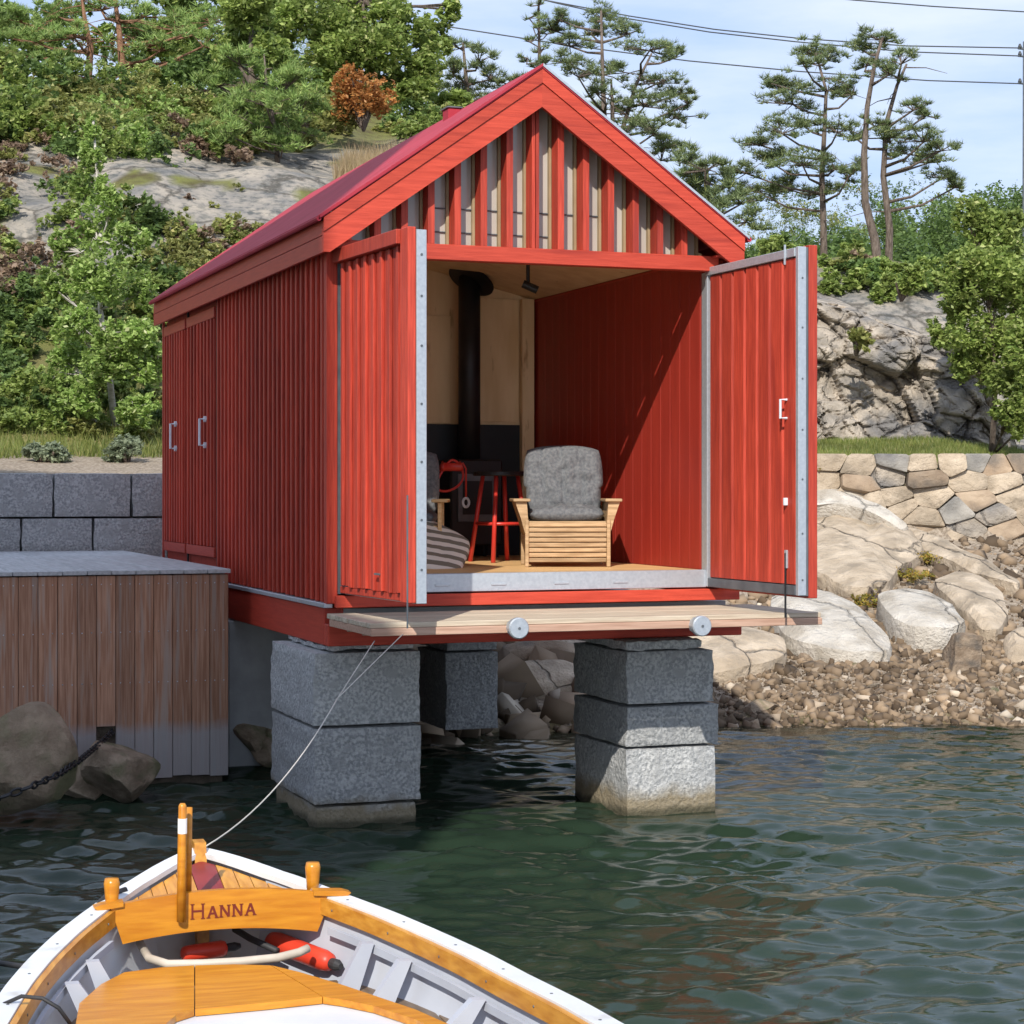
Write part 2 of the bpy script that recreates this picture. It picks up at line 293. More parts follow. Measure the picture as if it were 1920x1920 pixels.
def np_mesh(name, verts, quads, m, smooth=False):
    me = bpy.data.meshes.new(name); n = len(quads); k = quads.shape[1]
    me.vertices.add(len(verts)); me.vertices.foreach_set('co', np.asarray(verts, np.float32).ravel())
    me.loops.add(n * k); me.loops.foreach_set('vertex_index', quads.astype(np.int32).ravel())
    me.polygons.add(n); me.polygons.foreach_set('loop_start', np.arange(0, n * k, k, dtype=np.int32))
    me.polygons.foreach_set('use_smooth', np.full(n, smooth)); me.update(calc_edges=True); me.validate()
    if m: me.materials.append(m)
    return me

# ------------------------------------------------------------------ terrain height
def interp(tab, t): return float(np.interp(t, [a for a, b in tab], [b for a, b in tab]))
LT = [(-60, -3), (-4, -2.6), (1, -1.6), (3, -0.7), (4.2, -0.05), (6.6, 0.8), (7.7, 1.0), (7.95, 2.30), (8.4, 2.36), (10.6, 2.62), (11.4, 2.75), (13.3, 3.5), (18.3, 6.3), (21.3, 7.7), (25.3, 9.3), (31, 10.9), (47, 13), (90, 18), (200, 24), (900, 26)]
RT = [(-60, -3), (10, -2.5), (15, -1.3), (17.5, -0.45), (18.9, 0.0), (20, 0.40), (25.5, 1.62), (25.8, 2.60), (28.5, 2.90), (29.4, 2.95), (31.4, 3.3), (32.6, 5.0), (35, 6.2), (45, 7.3), (60, 8.6), (100, 13), (150, 19), (220, 24), (900, 26)]
def sstep(a, b, t):
    t = min(1, max(0, (t - a) / (b - a))); return t * t * (3 - 2 * t)
def T(x, y):
    X, Z = toview(x, y)
    w = sstep(-0.5, 3.2, X)
    h = (1 - w) * interp(LT, y) + w * interp(RT, Z)
    if y > 11: 
        k = min(1, (y - 11) / 6)
        h += k * (0.55 * noise.noise(Vector((x * 0.22, y * 0.22, 3.1))) + 0.22 * noise.noise(Vector((x * 0.7, y * 0.7, 9.1))))
    if X > 6: h -= 0.12 * (X - 6) * sstep(20, 24, Z) * (1 - sstep(60, 120, Z)) * (1 - sstep(10, 30, X)) 
    return h
def onground(px, py, z0=12.0, z1=160.0):
    """where the line of sight through a photo pixel meets the terrain"""
    Z = z0
    while Z < z1:
        p = V(px, py, Z)
        if p.z <= T(p.x, p.y): return p
        Z += 0.12 if Z < 50 else 0.6
    return V(px, py, z1)

# ------------------------------------------------------------------ ground sheet and water
def grid_axis(a, b, fine_a, fine_b, fine, coarse_n):
    left = fine_a - np.geomspace(1, 1 + fine_a - a, coarse_n)[::-1] + 1 if a < fine_a else []
    mid = np.arange(fine_a, fine_b, fine)
    right = fine_b + np.geomspace(1, 1 + b - fine_b, coarse_n) - 1
    return np.unique(np.concatenate([left, mid, right]))
GX = grid_axis(-500, 700, -9, 16, 0.22, 22); GY = grid_axis(-200, 900, 1, 42, 0.22, 24)
gv = np.array([(x, y, T(x, y)) for y in GY for x in GX])
nx, ny = len(GX), len(GY)
ii, jj = np.meshgrid(np.arange(nx - 1), np.arange(ny - 1)); a = (jj * nx + ii).ravel()
gq = np.stack([a, a + 1, a + nx + 1, a + nx], 1)
# ground cover: bare granite, grass and heath
gm = bpy.data.materials.new('ground_cover'); gm.use_nodes = True
t = gm.node_tree; b = t.nodes['Principled BSDF']; b.inputs['Roughness'].default_value = 0.95; b.inputs['Specular IOR Level'].default_value = 0.15
tc = t.nodes.new('ShaderNodeTexCoord')
def gn(scale, detail=8, rough=0.6):
    n = t.nodes.new('ShaderNodeTexNoise'); n.inputs['Scale'].default_value = scale; n.inputs['Detail'].default_value = detail; n.inputs['Roughness'].default_value = rough
    t.links.new(tc.outputs['Object'], n.inputs['Vector']); return n
def gr(src, p0, c0, p1, c1):
    r = t.nodes.new('ShaderNodeValToRGB'); r.color_ramp.elements[0].position = p0; r.color_ramp.elements[0].color = (*c0, 1)
    r.color_ramp.elements[1].position = p1; r.color_ramp.elements[1].color = (*c1, 1); t.links.new(src, r.inputs['Fac']); return r.outputs['Color']
def gmix(f, c1, c2):
    m = t.nodes.new('ShaderNodeMixRGB'); t.links.new(f, m.inputs['Fac']); t.links.new(c1, m.inputs['Color1']); t.links.new(c2, m.inputs['Color2']); return m.outputs['Color']
rockc = gr(gn(1.5).outputs['Fac'], 0.34, (0.19, 0.19, 0.185), 0.64, (0.42, 0.37, 0.305))
rockc = gmix(gr(gn(7).outputs['Fac'], 0.48, (0, 0, 0), 0.62, (1, 1, 1)), rockc, gr(gn(3).outputs['Fac'], 0.4, (0.12, 0.125, 0.12), 0.7, (0.28, 0.26, 0.22)))
vo = t.nodes.new('ShaderNodeTexVoronoi'); vo.feature = 'DISTANCE_TO_EDGE'; vo.inputs['Scale'].default_value = 0.55
mv = t.nodes.new('ShaderNodeMixRGB'); mv.blend_type = 'ADD'; mv.inputs['Fac'].default_value = 0.9; t.links.new(tc.outputs['Object'], mv.inputs['Color1']); t.links.new(gn(1.2).outputs['Color'], mv.inputs['Color2']); t.links.new(mv.outputs[0], vo.inputs['Vector'])
crk = gr(vo.outputs['Distance'], 0.0, (0.85, 0.85, 0.85), 0.035, (0, 0, 0))
dkc = t.nodes.new('ShaderNodeRGB'); dkc.outputs[0].default_value = (0.07, 0.065, 0.055, 1); rockc = gmix(crk, rockc, dkc.outputs[0])
heath = gr(gn(2.3).outputs['Fac'], 0.36, (0.10, 0.085, 0.04), 0.66, (0.20, 0.21, 0.065))
grassc = gr(gn(3.0).outputs['Fac'], 0.36, (0.15, 0.17, 0.045), 0.66, (0.36, 0.31, 0.15))
gravel = gr(gn(26, 4).outputs['Fac'], 0.36, (0.24, 0.19, 0.14), 0.66, (0.50, 0.42, 0.33))
seabed = gr(gn(4).outputs['Fac'], 0.36, (0.10, 0.085, 0.04), 0.66, (0.30, 0.22, 0.12))
at = {}
for k in ('rock', 'lawn', 'gravel', 'sea'):
    at[k] = t.nodes.new('ShaderNodeAttribute'); at[k].attribute_name = k
c = gmix(at['rock'].outputs['Fac'], heath, rockc); c = gmix(at['lawn'].outputs['Fac'], c, grassc)
c = gmix(at['gravel'].outputs['Fac'], c, gravel); c = gmix(at['sea'].outputs['Fac'], c, seabed)
t.links.new(c, b.inputs['Base Color'])
bp = t.nodes.new('ShaderNodeBump'); bp.inputs['Strength'].default_value = 0.9; bp.inputs['Distance'].default_value = 0.12
t.links.new(gn(2.5, 12, 0.75).outputs['Fac'], bp.inputs['Height']); t.links.new(bp.outputs[0], b.inputs['Normal'])
gme = np_mesh('ground', gv, gq, gm, True)
masks = {k: np.zeros(len(gv), np.float32) for k in at}
for i, (x, y, z) in enumerate(gv):
    X, Z = toview(x, y)
    w = sstep(-0.5, 3.2, X)
    nn = noise.noise(Vector((x * 0.35, y * 0.35, 1.7))); n2 = noise.noise(Vector((x * 1.1, y * 1.1, 4.7)))
    if z < 0.05: masks['sea'][i] = 1
    if w < 0.6:
        rk = sstep(15.6, 17.0, y + nn * 2.2) * (1 - sstep(24.0, 26.5, y + nn * 2 + n2))
        masks['rock'][i] = rk * (0.0 if n2 > 0.42 else 1.0)
        masks['lawn'][i] = sstep(10.3, 10.8, y + n2 * 0.5) * (1 - sstep(13, 15, y))
        masks['gravel'][i] = (1 - sstep(10.3, 10.8, y + n2 * 0.5)) * (1 if z > 0.05 else 0)
    else:
        masks['lawn'][i] = sstep(25.75, 25.95, Z) * (1 - sstep(29, 30, Z))
        masks['gravel'][i] = (1 - sstep(25.7, 25.9, Z)) * (1 if z > 0.05 else 0)
        masks['rock'][i] = sstep(29.3, 30, Z) * (1 - sstep(33, 36, Z + nn * 4))
for k in masks:
    a_ = gme.attributes.new(k, 'FLOAT', 'POINT'); a_.data.foreach_set('value', masks[k])
ground = tag(link(bpy.data.objects.new('ground', gme)), kind='structure')

# water: a real wave surface near the viewpoint, running out to the horizon
def waves(x, y, fade):
    h = 0
    for (kx, ky, amp, ph) in WV: h = h + amp * np.sin(kx * x + ky * y + ph)
    return h * fade
wr = np.random.default_rng(5); WV = []
for i in range(70):
    lam = 0.14 * (1.5 / 0.14) ** wr.random(); th = R(72) + wr.normal(0, 0.46)
    WV.append((2 * math.pi / lam * math.cos(th), 2 * math.pi / lam * math.sin(th), 0.0048 * lam ** 0.46, wr.random() * 6.3))
def wgrid(a, b, fa, fb, fine, n):
    L = fa - (np.geomspace(1, 1 + fa - a, n) - 1); Rr = fb + (np.geomspace(1, 1 + b - fb, n) - 1)
    return np.unique(np.concatenate([L, np.arange(fa, fb, fine), Rr]))
wX = wgrid(-400, 400, -5.5, 6.0, 0.028, 16); wZ = wgrid(-150, 60, 4.5, 20, 0.028, 14)
XX, ZZ = np.meshgrid(wX, wZ)
wx = CAM.x + XX * VY + ZZ * VX; wy = CAM.y - XX * VX + ZZ * VY
fade = np.clip((12 - np.abs(XX)) / 4, 0, 1) * np.clip((ZZ - 2) / 2, 0, 1) * np.clip((24 - ZZ) / 3, 0, 1) * (1 - 0.55 * np.clip((ZZ - 15) / 4, 0, 1))
gust = np.array([[0.75 + 0.5 * noise.noise(Vector((xx * 0.45, zz * 0.45, 0))) for xx in wX] for zz in wZ])
wz = waves(wx, wy, fade) * gust
nX = len(wX); i2, j2 = np.meshgrid(np.arange(nX - 1), np.arange(len(wZ) - 1)); a = (j2 * nX + i2).ravel()
wm = bpy.data.materials.new('sea_water'); wm.use_nodes = True
t = wm.node_tree; t.nodes.clear()
o_ = t.nodes.new('ShaderNodeOutputMaterial'); gl = t.nodes.new('ShaderNodeBsdfGlossy'); gl.inputs['Roughness'].default_value = 0.015
df = t.nodes.new('ShaderNodeBsdfDiffuse'); df.inputs['Color'].default_value = (0.018, 0.033, 0.020, 1)
tr = t.nodes.new('ShaderNodeBsdfTransparent'); tr.inputs['Color'].default_value = (0.62, 0.70, 0.55, 1)
m1 = t.nodes.new('ShaderNodeMixShader'); m2 = t.nodes.new('ShaderNodeMixShader'); fr = t.nodes.new('ShaderNodeFresnel'); fr.inputs['IOR'].default_value = 1.45
dp = t.nodes.new('ShaderNodeAttribute'); dp.attribute_name = 'depth'
tc = t.nodes.new('ShaderNodeTexCoord'); ns = t.nodes.new('ShaderNodeTexNoise'); ns.inputs['Scale'].default_value = 13; ns.inputs['Detail'].default_value = 5
mpw = t.nodes.new('ShaderNodeMapping'); mpw.inputs['Rotation'].default_value = (0, 0, YAW); mpw.inputs['Scale'].default_value = (0.55, 1.3, 1)
t.links.new(tc.outputs['Object'], mpw.inputs['Vector']); t.links.new(mpw.outputs[0], ns.inputs['Vector'])
bpw = t.nodes.new('ShaderNodeBump'); bpw.inputs['Strength'].default_value = 0.35; bpw.inputs['Distance'].default_value = 0.012
t.links.new(ns.outputs['Fac'], bpw.inputs['Height'])
for n_ in (gl, fr): t.links.new(bpw.outputs[0], n_.inputs['Normal'])
t.links.new(dp.outputs['Fac'], m1.inputs['Fac']); t.links.new(tr.outputs[0], m1.inputs[1]); t.links.new(df.outputs[0], m1.inputs[2])
t.links.new(fr.outputs[0], m2.inputs['Fac']); t.links.new(m1.outputs[0], m2.inputs[1]); t.links.new(gl.outputs[0], m2.inputs[2]); t.links.new(m2.outputs[0], o_.inputs['Surface'])
wme = np_mesh('water', np.stack([wx.ravel(), wy.ravel(), wz.ravel()], 1), np.stack([a, a + 1, a + nX + 1, a + nX], 1), wm, True)
dep = np.clip((19.2 - ZZ) / 4.2, 0.0, 1).ravel().astype(np.float32) ** 0.7 * 0.93 + 0.05    # murkiness grows with the depth of the water
wme.attributes.new('depth', 'FLOAT', 'POINT').data.foreach_set('value', dep)
water = tag(link(bpy.data.objects.new('water', wme)), kind='structure')

# a tall bluff of rock behind and to the left of the viewpoint, unseen; added only to shade the jetty and the long wall
def shade_bluff():
    qd = Vector((-math.cos(R(SUN_AZ)), math.sin(R(SUN_AZ)), 0)); td = Vector((-math.sin(R(SUN_AZ)), -math.cos(R(SUN_AZ)), 0))
    tanE = math.tan(R(SUN_EL)); D = 15.0; H = 4.05 + (D + 5.3) * tanE
    prof = [(-1.5, 0.3), (-0.9 + D * tanE, 0.3), (-0.35 + D * tanE, -0.75), (0.60 + D * tanE, -0.75), (1.57 + D * tanE, -0.03), (H, -0.03)]  # ledge shaped so the added shade covers the left pier
    mb = MB(); nu, nv = 26, 180; base = Vector((0, 0, 0)) + td * D
    vs = []
    for k in range(nv + 1):
        z = -1.5 + (H + 1.5) * k / nv; q0 = interp(prof, z)
        for u in range(nu + 1):
            s = u / nu; th = math.pi * s
            q = q0 + (1 - math.cos(th)) * 0.5 * 11.0; dpt = math.sin(th) * (4.2 - 1.5 * k / nv)
            w = min(1, math.sin(th) * 3)
            vs.append(base + qd * q + td * dpt + Vector((0, 0, z)) + (td * noise.noise(Vector((q * .7, z * .5, 0))) * 0.7) * w)
    fs = [(k * (nu + 1) + u, k * (nu + 1) + u + 1, (k + 1) * (nu + 1) + u + 1, (k + 1) * (nu + 1) + u) for k in range(nv) for u in range(nu)]
    fs += [tuple(k * (nu + 1) for k in range(nv + 1)) + tuple(k * (nu + 1) + nu for k in range(nv, -1, -1)), tuple(range(nv * (nu + 1), (nv + 1) * (nu + 1)))]
    mb.quads(vs, fs)
    tag(mb.build('cliff', M['rock_grey']), kind='structure')  # object called cliff is the added, unseen shade caster
shade_bluff()

# ------------------------------------------------------------------ the boathouse
bh = empty('boathouse', (0, 0, 0), 'red timber boathouse with a glazed gable and two open front doors, on granite piers', 'boathouse')
XR, YB = 2.84, 5.94            # right wall, back wall
ZB, ZE = 1.49, 3.86            # cladding bottom, wall top
def batten_board(w, bw, z0, z1, t=0.022):
    m = MB(); m.box(0.0, 0.022, 0.001, w - 0.001, z0, z1); m.box(-t, -0.0005, w * 0.5 - bw / 2, w * 0.5 + bw / 2, z0, z1, 0.003); return m
# long left wall
wl = MB().box(0.026, 0.075, 0.05, YB, ZB + 0.02, ZE).build('side_wall', M['red_v'], bh)
tag(wl, 'long shaded side wall of upright red boards')
bm_ = batten_board(0.139, 0.046, ZB, ZE).mesh('plank', M['red_v'])
for k in range(25): put('plank', bm_, wl, (0.002 * random.random(), 0.07 + k * 0.139, random.uniform(-0.004, 0.004)))
for i, (y0, y1) in enumerate(((3.60, 4.80), (4.86, 5.90))):
    d = MB().box(0.010, 0.025, y0, y1, 1.655, 3.80).build('side_door', M['red_v'], bh)
    n = 8; w = (y1 - y0 - 0.06) / n
    dm = batten_board(w, 0.045, 1.76, 3.66, 0.018).mesh('plank', M['red_v'])
    for k in range(n): put('plank', dm, d, (-0.013, y0 + 0.03 + k * w, 0))
    MB().box(-0.022, 0.009, y0 + 0.01, y1 - 0.01, 3.665, 3.755, 0.004).build('top_rail', M['red_y'], d)
    MB().box(-0.022, 0.009, y0 + 0.01, y1 - 0.01, 1.67, 1.755, 0.004).build('bottom_rail', M['red_y'], d)
    hy = y0 + (0.28 if i == 0 else 0.34)
    h = MB(); h.tube([(-0.022, hy, 2.61), (-0.085, hy, 2.61), (-0.085, hy, 2.83), (-0.022, hy, 2.83)], 0.012, 8)
    for hz in (2.61, 2.83): h.tube([(-0.05, hy, hz), (-0.021, hy, hz)], 0.026, 10)
    h.build('handle', M['galv_white'], d)
    MB().box(-0.004, 0.009, y0 - 0.045, y0 - 0.008, ZB + 0.03, ZE - 0.02).build('door_gap_trim', M['black'], d)
for x, y in ((-0.024, 0.0), (2.80, 0.0)):
    MB().box(x, x + 0.075, y - 0.012, y + 0.066, ZB - 0.01, ZE, 0.004).build('corner_post', M['red_v'], bh)
MB().box(-0.020, -0.004, YB - 0.02, YB + 0.03, ZB, ZE).build('corner_trim', M['red_v'], bh)
MB().box(XR - 0.03, XR, 0.07, YB, ZB, ZE).build('far_side_wall', M['red_v'], bh)
MB().prism([(0.08, YB - 0.05, ZB), (XR - 0.04, YB - 0.05, ZB), (XR - 0.04, YB - 0.05, 3.95), (1.418, YB - 0.05, 4.85), (0.08, YB - 0.05, 3.95)], (0, 0.05, 0)).build('back_wall', M['red_v'], bh)
MB().box(-0.036, 0.02, 0.0, YB, 1.452, 1.482, 0.003).build('drip_strip', M['galv'], bh)
# base beams
MB().box(-0.016, 0.12, 0.09, YB, 1.20, 1.45, 0.006).build('base_beam', M['red_y'], bh)
MB().box(-0.016, 3.02, -0.02, 0.085, 1.20, 1.345, 0.006).build('base_beam', M['red_x'], bh)
MB().box(0.10, 2.95, 0.10, YB, 1.22, 1.44).build('underfloor', M['concrete'], bh)
# eaves and roof
XC, ZA = 1.418, 5.07; XL = -0.10; XRR = 2.937; SL = (ZA - 4.0) / (XC - XL)
for sgn, xe in ((-1, XL), (1, XRR)):
    def zl(x): return ZA - abs(x - XC) * SL
    p = MB(); o = xe + 0.035 * sgn
    p.prism([(o, -0.235, zl(o) + 0.004), (XC, -0.235, ZA + 0.004), (XC, -0.235, ZA + 0.034), (o, -0.235, zl(o) + 0.034)], (0, 6.19, 0))
    rp_ = p.build('roof', M['roof'], bh)
    e = MB(); e.prism([(o - 0.004 * sgn, -0.243, zl(o) + 0.014), (XC, -0.243, ZA + 0.016), (XC, -0.243, ZA + 0.036), (o - 0.004 * sgn, -0.243, zl(o) + 0.034)], (0, 0.007, 0))
    e.build('roof_edge', M['galv'] if sgn > 0 else M['roof'], rp_)
    e2 = MB().tube([(o, -0.235, zl(o) + 0.012), (o, 5.955, zl(o) + 0.012)], 0.017, 8).build('drip_edge', M['roof'], rp_)
    # bargeboards: a narrow upper board over a wide lower one
    a0, a1 = 0.0, 0.095
    for (u0, u1, y0, y1) in ((0.002, 0.094, -0.232, -0.196), (0.098, 0.255, -0.222, -0.190)):
        b_ = MB(); lo = max(zl(xe) - u1, 3.775) 
        if u0 < 0.05: poly = [(xe, y0, zl(xe) - u0), (XC, y0, ZA - u0), (XC, y0, ZA - u1), (xe, y0, zl(xe) - u1)]
        else:
            xk = xe - sgn * (zl(xe) - u1 < 3.775) * (3.775 - (zl(xe) - u1)) / SL
            poly = [(xe, y0, zl(xe) - u0), (XC, y0, ZA - u0), (XC, y0, ZA - u1), (xk, y0, 3.775), (xe, y0, 3.775)]
        b_.prism(poly, (0, y1 - y0, 0)).build('bargeboard', M['red_x'], bh)
    for k, (z0, z1) in enumerate(((3.775, 3.882), (3.886, 3.985))):
        xi = xe - sgn * (0.02 if k else 0.024)
        MB().box(min(xe, xi), max(xe, xi), -0.188, 5.95, z0, z1, 0.002).build('fascia', M['red_y'], bh)
    MB().box(min(xe - sgn * 0.024, xe - sgn * 0.20), max(xe - sgn * 0.024, xe - sgn * 0.20), -0.186, 5.94, 3.862, 3.874).build('soffit', M['red_y'], bh)
    # back verge
    MB().prism([(xe, 5.945, zl(xe) - 0.002), (XC, 5.945, ZA - 0.002), (XC, 5.945, ZA - 0.25), (xe, 5.945, zl(xe) - 0.22)], (0, 0.03, 0)).build('bargeboard', M['red_x'], bh)
# small capped flue behind the ridge
ch = MB().box(1.28, 1.38, 1.36, 1.50, 4.8, 5.085, 0.006).build('chimney', M['roof'], bh)
MB().box(1.27, 1.39, 1.35, 1.51, 5.086, 5.098, 0.003).build('chimney_cap', M['greysteel'], ch)
# lintel and gable
MB().box(0.02, 2.80, -0.10, -0.014, 3.77, 3.875, 0.004).build('lintel', M['red_x'], bh)
gb = MB().box(0.03, 2.80, 0.10, 0.14, 3.79, 3.86).build('gable_frame', M['ply'], bh)
tag(gb, 'glazed gable with upright red slats')
sp = 0.186; u_in = 0.255
def under(x): return ZA - abs(x - XC) * SL - 0.10
xs = [XC + k * sp for k in range(-7, 8)]
for k, x in enumerate(xs):
    if k in (0, 14): continue
    ws = ((x - 0.026, x - 0.003), (x + 0.003, x + 0.026)) if k == 7 else ((x - 0.023, x + 0.023),)
    for (xa, xb) in ws:
        za, zb = under(xa), under(xb)
        MB().prism([(xa, -0.095, 3.876), (xb, -0.095, 3.876), (xb, -0.095, zb), (xa, -0.095, za)], (0, 0.115, 0)).build('slat', M['red_v'], gb)
for k in range(len(xs) - 1):
    xa, xb = xs[k] + 0.024, xs[k + 1] - 0.024
    za, zb = under(xa) - 0.02, under(xb) - 0.02
    if max(za, zb) < 3.92: continue
    za = max(za, 3.879); zb = max(zb, 3.879)
    # pane with an ochre timber bead round it
    bd = MB(); t_ = 0.012
    bd.prism([(xa, 0.022, 3.878), (xa + t_, 0.022, 3.878), (xa + t_, 0.022, za), (xa, 0.022, za)], (0, 0.05, 0))
    bd.prism([(xb - 0.018, 0.022, 3.878), (xb, 0.022, 3.878), (xb, 0.022, zb), (xb - 0.018, 0.022, zb)], (0, 0.05, 0))
    pn = MB().prism([(xa + t_, 0.052, 3.879), (xb - 0.018, 0.052, 3.879), (xb - 0.018, 0.052, zb), (xa + t_, 0.052, za)], (0, 0.008, 0)).build('pane', M['glass'], gb)
    bd.build('bead', M['bead'], pn)
for z, k0, k1 in ((4.135, 3, 10), (3.975, 2, 8)):
    for k in range(k0, k1):
        MB().tube([(xs[k] + 0.026, 0.044, z), (xs[k + 1] - 0.026, 0.044, z)], 0.005, 6).build('glazing_bar', M['greysteel'], gb)

# threshold, sill and inside
MB().box(0.10, 2.74, -0.03, 0.05, 1.545, 1.668, 0.004).build('threshold', M['galv'], bh)
for x in (0.72, 1.12, 1.58, 2.02): MB().box(x, x + 0.11, -0.036, -0.0305, 1.585, 1.60, 0.002).build('threshold_lug', M['galv'], bh)
MB().box(0.03, 2.98, -0.065, 0.0, 1.455, 1.535, 0.004).build('sill', M['red_x'], bh)
MB().box(2.742, 2.795, -0.02, 0.06, 1.545, 3.768).build('jamb', M['galv'], bh)
MB().box(0.052, 0.105, -0.008, 0.06, 1.545, 3.768).build('jamb', M['greysteel'], bh)
fl = MB().box(0.09, 2.77, 0.052, 3.5, 1.60, 1.645).build('floor', M['pine'], bh)
fm = MB().box(0, 2.62, 0, 0.137, 1.646, 1.667, 0.003).mesh('plank', M['pine'])
for k in range(25): put('plank', fm, fl, (0.11, 0.053 + k * 0.138, 0))
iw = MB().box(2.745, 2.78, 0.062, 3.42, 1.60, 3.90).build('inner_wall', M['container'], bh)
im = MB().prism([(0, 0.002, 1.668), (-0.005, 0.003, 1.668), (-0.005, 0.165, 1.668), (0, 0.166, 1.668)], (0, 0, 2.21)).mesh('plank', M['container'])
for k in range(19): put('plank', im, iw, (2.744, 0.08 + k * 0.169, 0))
MB().box(0.078, 0.10, 0.062, 3.42, 1.60, 3.90).build('inner_wall', M['ply'], bh)
for sx_, ex in ((1, 2.745), (-1, 0.10)):
    ce = MB().prism([(ex, 0.064, 3.885), (XC, 0.064, 4.20), (XC, 0.064, 4.225), (ex, 0.064, 3.91)], (0, 3.45, 0)).build('ceiling', M['ply'], bh)
pt = MB().prism([(0.10, 3.42, 1.6), (2.745, 3.42, 1.6), (2.745, 3.42, 3.885), (XC, 3.42, 4.20), (0.10, 3.42, 3.885)], (0, 0.04, 0)).build('partition', M['ply'], bh)
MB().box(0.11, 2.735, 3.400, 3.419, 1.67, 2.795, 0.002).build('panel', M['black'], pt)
MB().box(0.10, 1.98, 3.395, 3.419, 2.80, 3.72, 0.002).build('panel', M['ply'], pt)
MB().box(2.14, 2.60, 3.395, 3.419, 2.82, 3.884, 0.002).build('panel', M['ply'], pt)
MB().box(2.06, 2.135, 3.36, 3.398, 1.67, 3.60, 0.002).build('batten', M['ply'], pt)
MB().box(2.61, 2.72, 3.33, 3.398, 1.67, 3.884, 0.002).build('batten', M['ply'], pt)
# ceiling spotlight
s_ = V(990, 505, 15.6)
sl = MB().tube([(s_.x, s_.y, 4.02), (s_.x, s_.y, 3.84)], 0.016, 8); sl.tube([(s_.x - 0.05, s_.y - 0.02, 3.85), (s_.x + 0.06, s_.y - 0.05, 3.80)], 0.032, 12)
tag(sl.build('ceiling_spotlight', M['black_iron']), 'small black spotlight under the plywood ceiling', 'lamp')

# doors
def left_door():
    L = 1.29; d = MB().box(0.0, L, 0.002, 0.068, 1.545, 3.80, 0.003)
    o = d.build('front_door', M['galv'], bh); o.location = (0.085, -0.02, 0); o.rotation_euler = (0, 0, R(-85.5))
    tag(o, 'sunlit left door, red board face and bare steel edge')
    n = 8; w = (L - 0.16) / n
    pm = batten_board(w, 0.035, 1.60, 3.72, 0.02)
    pm.v = [(y, x - 0.023, z) for (x, y, z) in pm.v]
    me = pm.mesh('plank', M['red_v'])
    for k in range(n): put('plank', me, o, (0.02 + k * w, 0, random.uniform(-0.005, 0.005)))
    MB().box(L - 0.135, L - 0.004, -0.052, 0.0, 1.55, 3.815, 0.004).build('edge_board', M['red_v'], o)
    MB().box(0.0, L - 0.14, -0.075, -0.0, 3.724, 3.815, 0.004).build('top_rail', M['red_v'], o)
    MB().box(0.0, L - 0.14, -0.020, 0.0, 1.552, 1.596, 0.003).build('bottom_rail', M['red_v'], o)
    st = MB()
    for z in (1.75, 2.05, 2.4, 2.75, 3.1, 3.4, 3.65): st.tube([(L + 0.0005, 0.034, z), (L + 0.004, 0.034, z)], 0.008, 8)
    st.build('rivets', M['greysteel'], o)
    MB().tube([(L - 0.004, -0.056, 1.40), (L - 0.004, -0.056, 2.2)], 0.006, 6).build('bolt_rod', M['greysteel'], o)
    pg = MB().box(0.72, 0.80, -0.056, -0.044, 1.70, 1.712); pg.build('peg', M['greysteel'], o)
left_door()
def right_door():
    L = 1.31; o = MB().box(-L, 0.0, -0.065, -0.022, 1.545, 3.80, 0.002).build('front_door', M['greysteel'], bh)
    o.location = (2.745, -0.025, 0); o.rotation_euler = (0, 0, R(91.0)); tag(o, 'right door showing its ribbed red inside and pale gasket edge')
    n = 7; x0, x1 = -L + 0.04, -0.035; w = (x1 - x0) / n
    pm = MB().prism([(0.003, -0.0215, 1.62), (w * 0.07, 0.006, 1.62), (w * 0.84, 0.008, 1.62), (w * 0.90, -0.0215, 1.62)], (0, 0, 2.115))
    me = pm.mesh('plank', M['red_v'])
    for k in range(n): put('plank', me, o, (x0 + k * w, 0, 0))
    MB().box(-0.033, -0.0, -0.021, 0.018, 1.55, 3.80, 0.003).build('hinge_strip', M['galv'], o)
    MB().box(-L + 0.036, -0.034, -0.021, 0.020, 3.742, 3.798, 0.003).build('top_frame', M['galv'], o)
    MB().box(-L + 0.036, -0.034, -0.021, 0.016, 1.55, 1.612, 0.003).build('bottom_frame', M['greysteel'], o)
    MB().box(-L - 0.004, -L + 0.034, -0.048, 0.012, 1.548, 3.803, 0.004).build('gasket_strip', M['galv'], o)
    MB().box(-L - 0.006, -0.02, -0.128, -0.0655, 1.53, 3.815, 0.004).build('outer_cladding', M['red_v'], o)
    rv = MB()
    for z in (1.65, 1.95, 2.3, 2.62, 2.95, 3.28, 3.6): rv.tube([(-L - 0.0045, -0.018, z), (-L - 0.007, -0.018, z)], 0.007, 8)
    rv.build('rivets', M['greysteel'], o)
    xr = -L + 0.155
    MB().tube([(xr, 0.018, 1.40), (xr, 0.018, 1.82)], 0.008, 6).build('bolt_rod', M['black_iron'], o)
    MB().tube([(xr, 0.022, 3.70), (xr, 0.022, 3.83)], 0.008, 6).build('bolt_rod', M['galv'], o)
    MB().tube([(xr, 0.004, 2.70), (xr, 0.055, 2.70), (xr, 0.055, 2.82), (xr, 0.004, 2.82)], 0.009, 6).build('handle', M['galv_white'], o)
    MB().box(xr - 0.012, xr + 0.012, 0.004, 0.03, 2.13, 2.18, 0.003).build('latch', M['galv_white'], o)
    MB().box(xr - 0.016, xr + 0.016, 0.004, 0.02, 1.72, 1.84, 0.003).build('bolt_plate', M['galv'], o)
right_door()

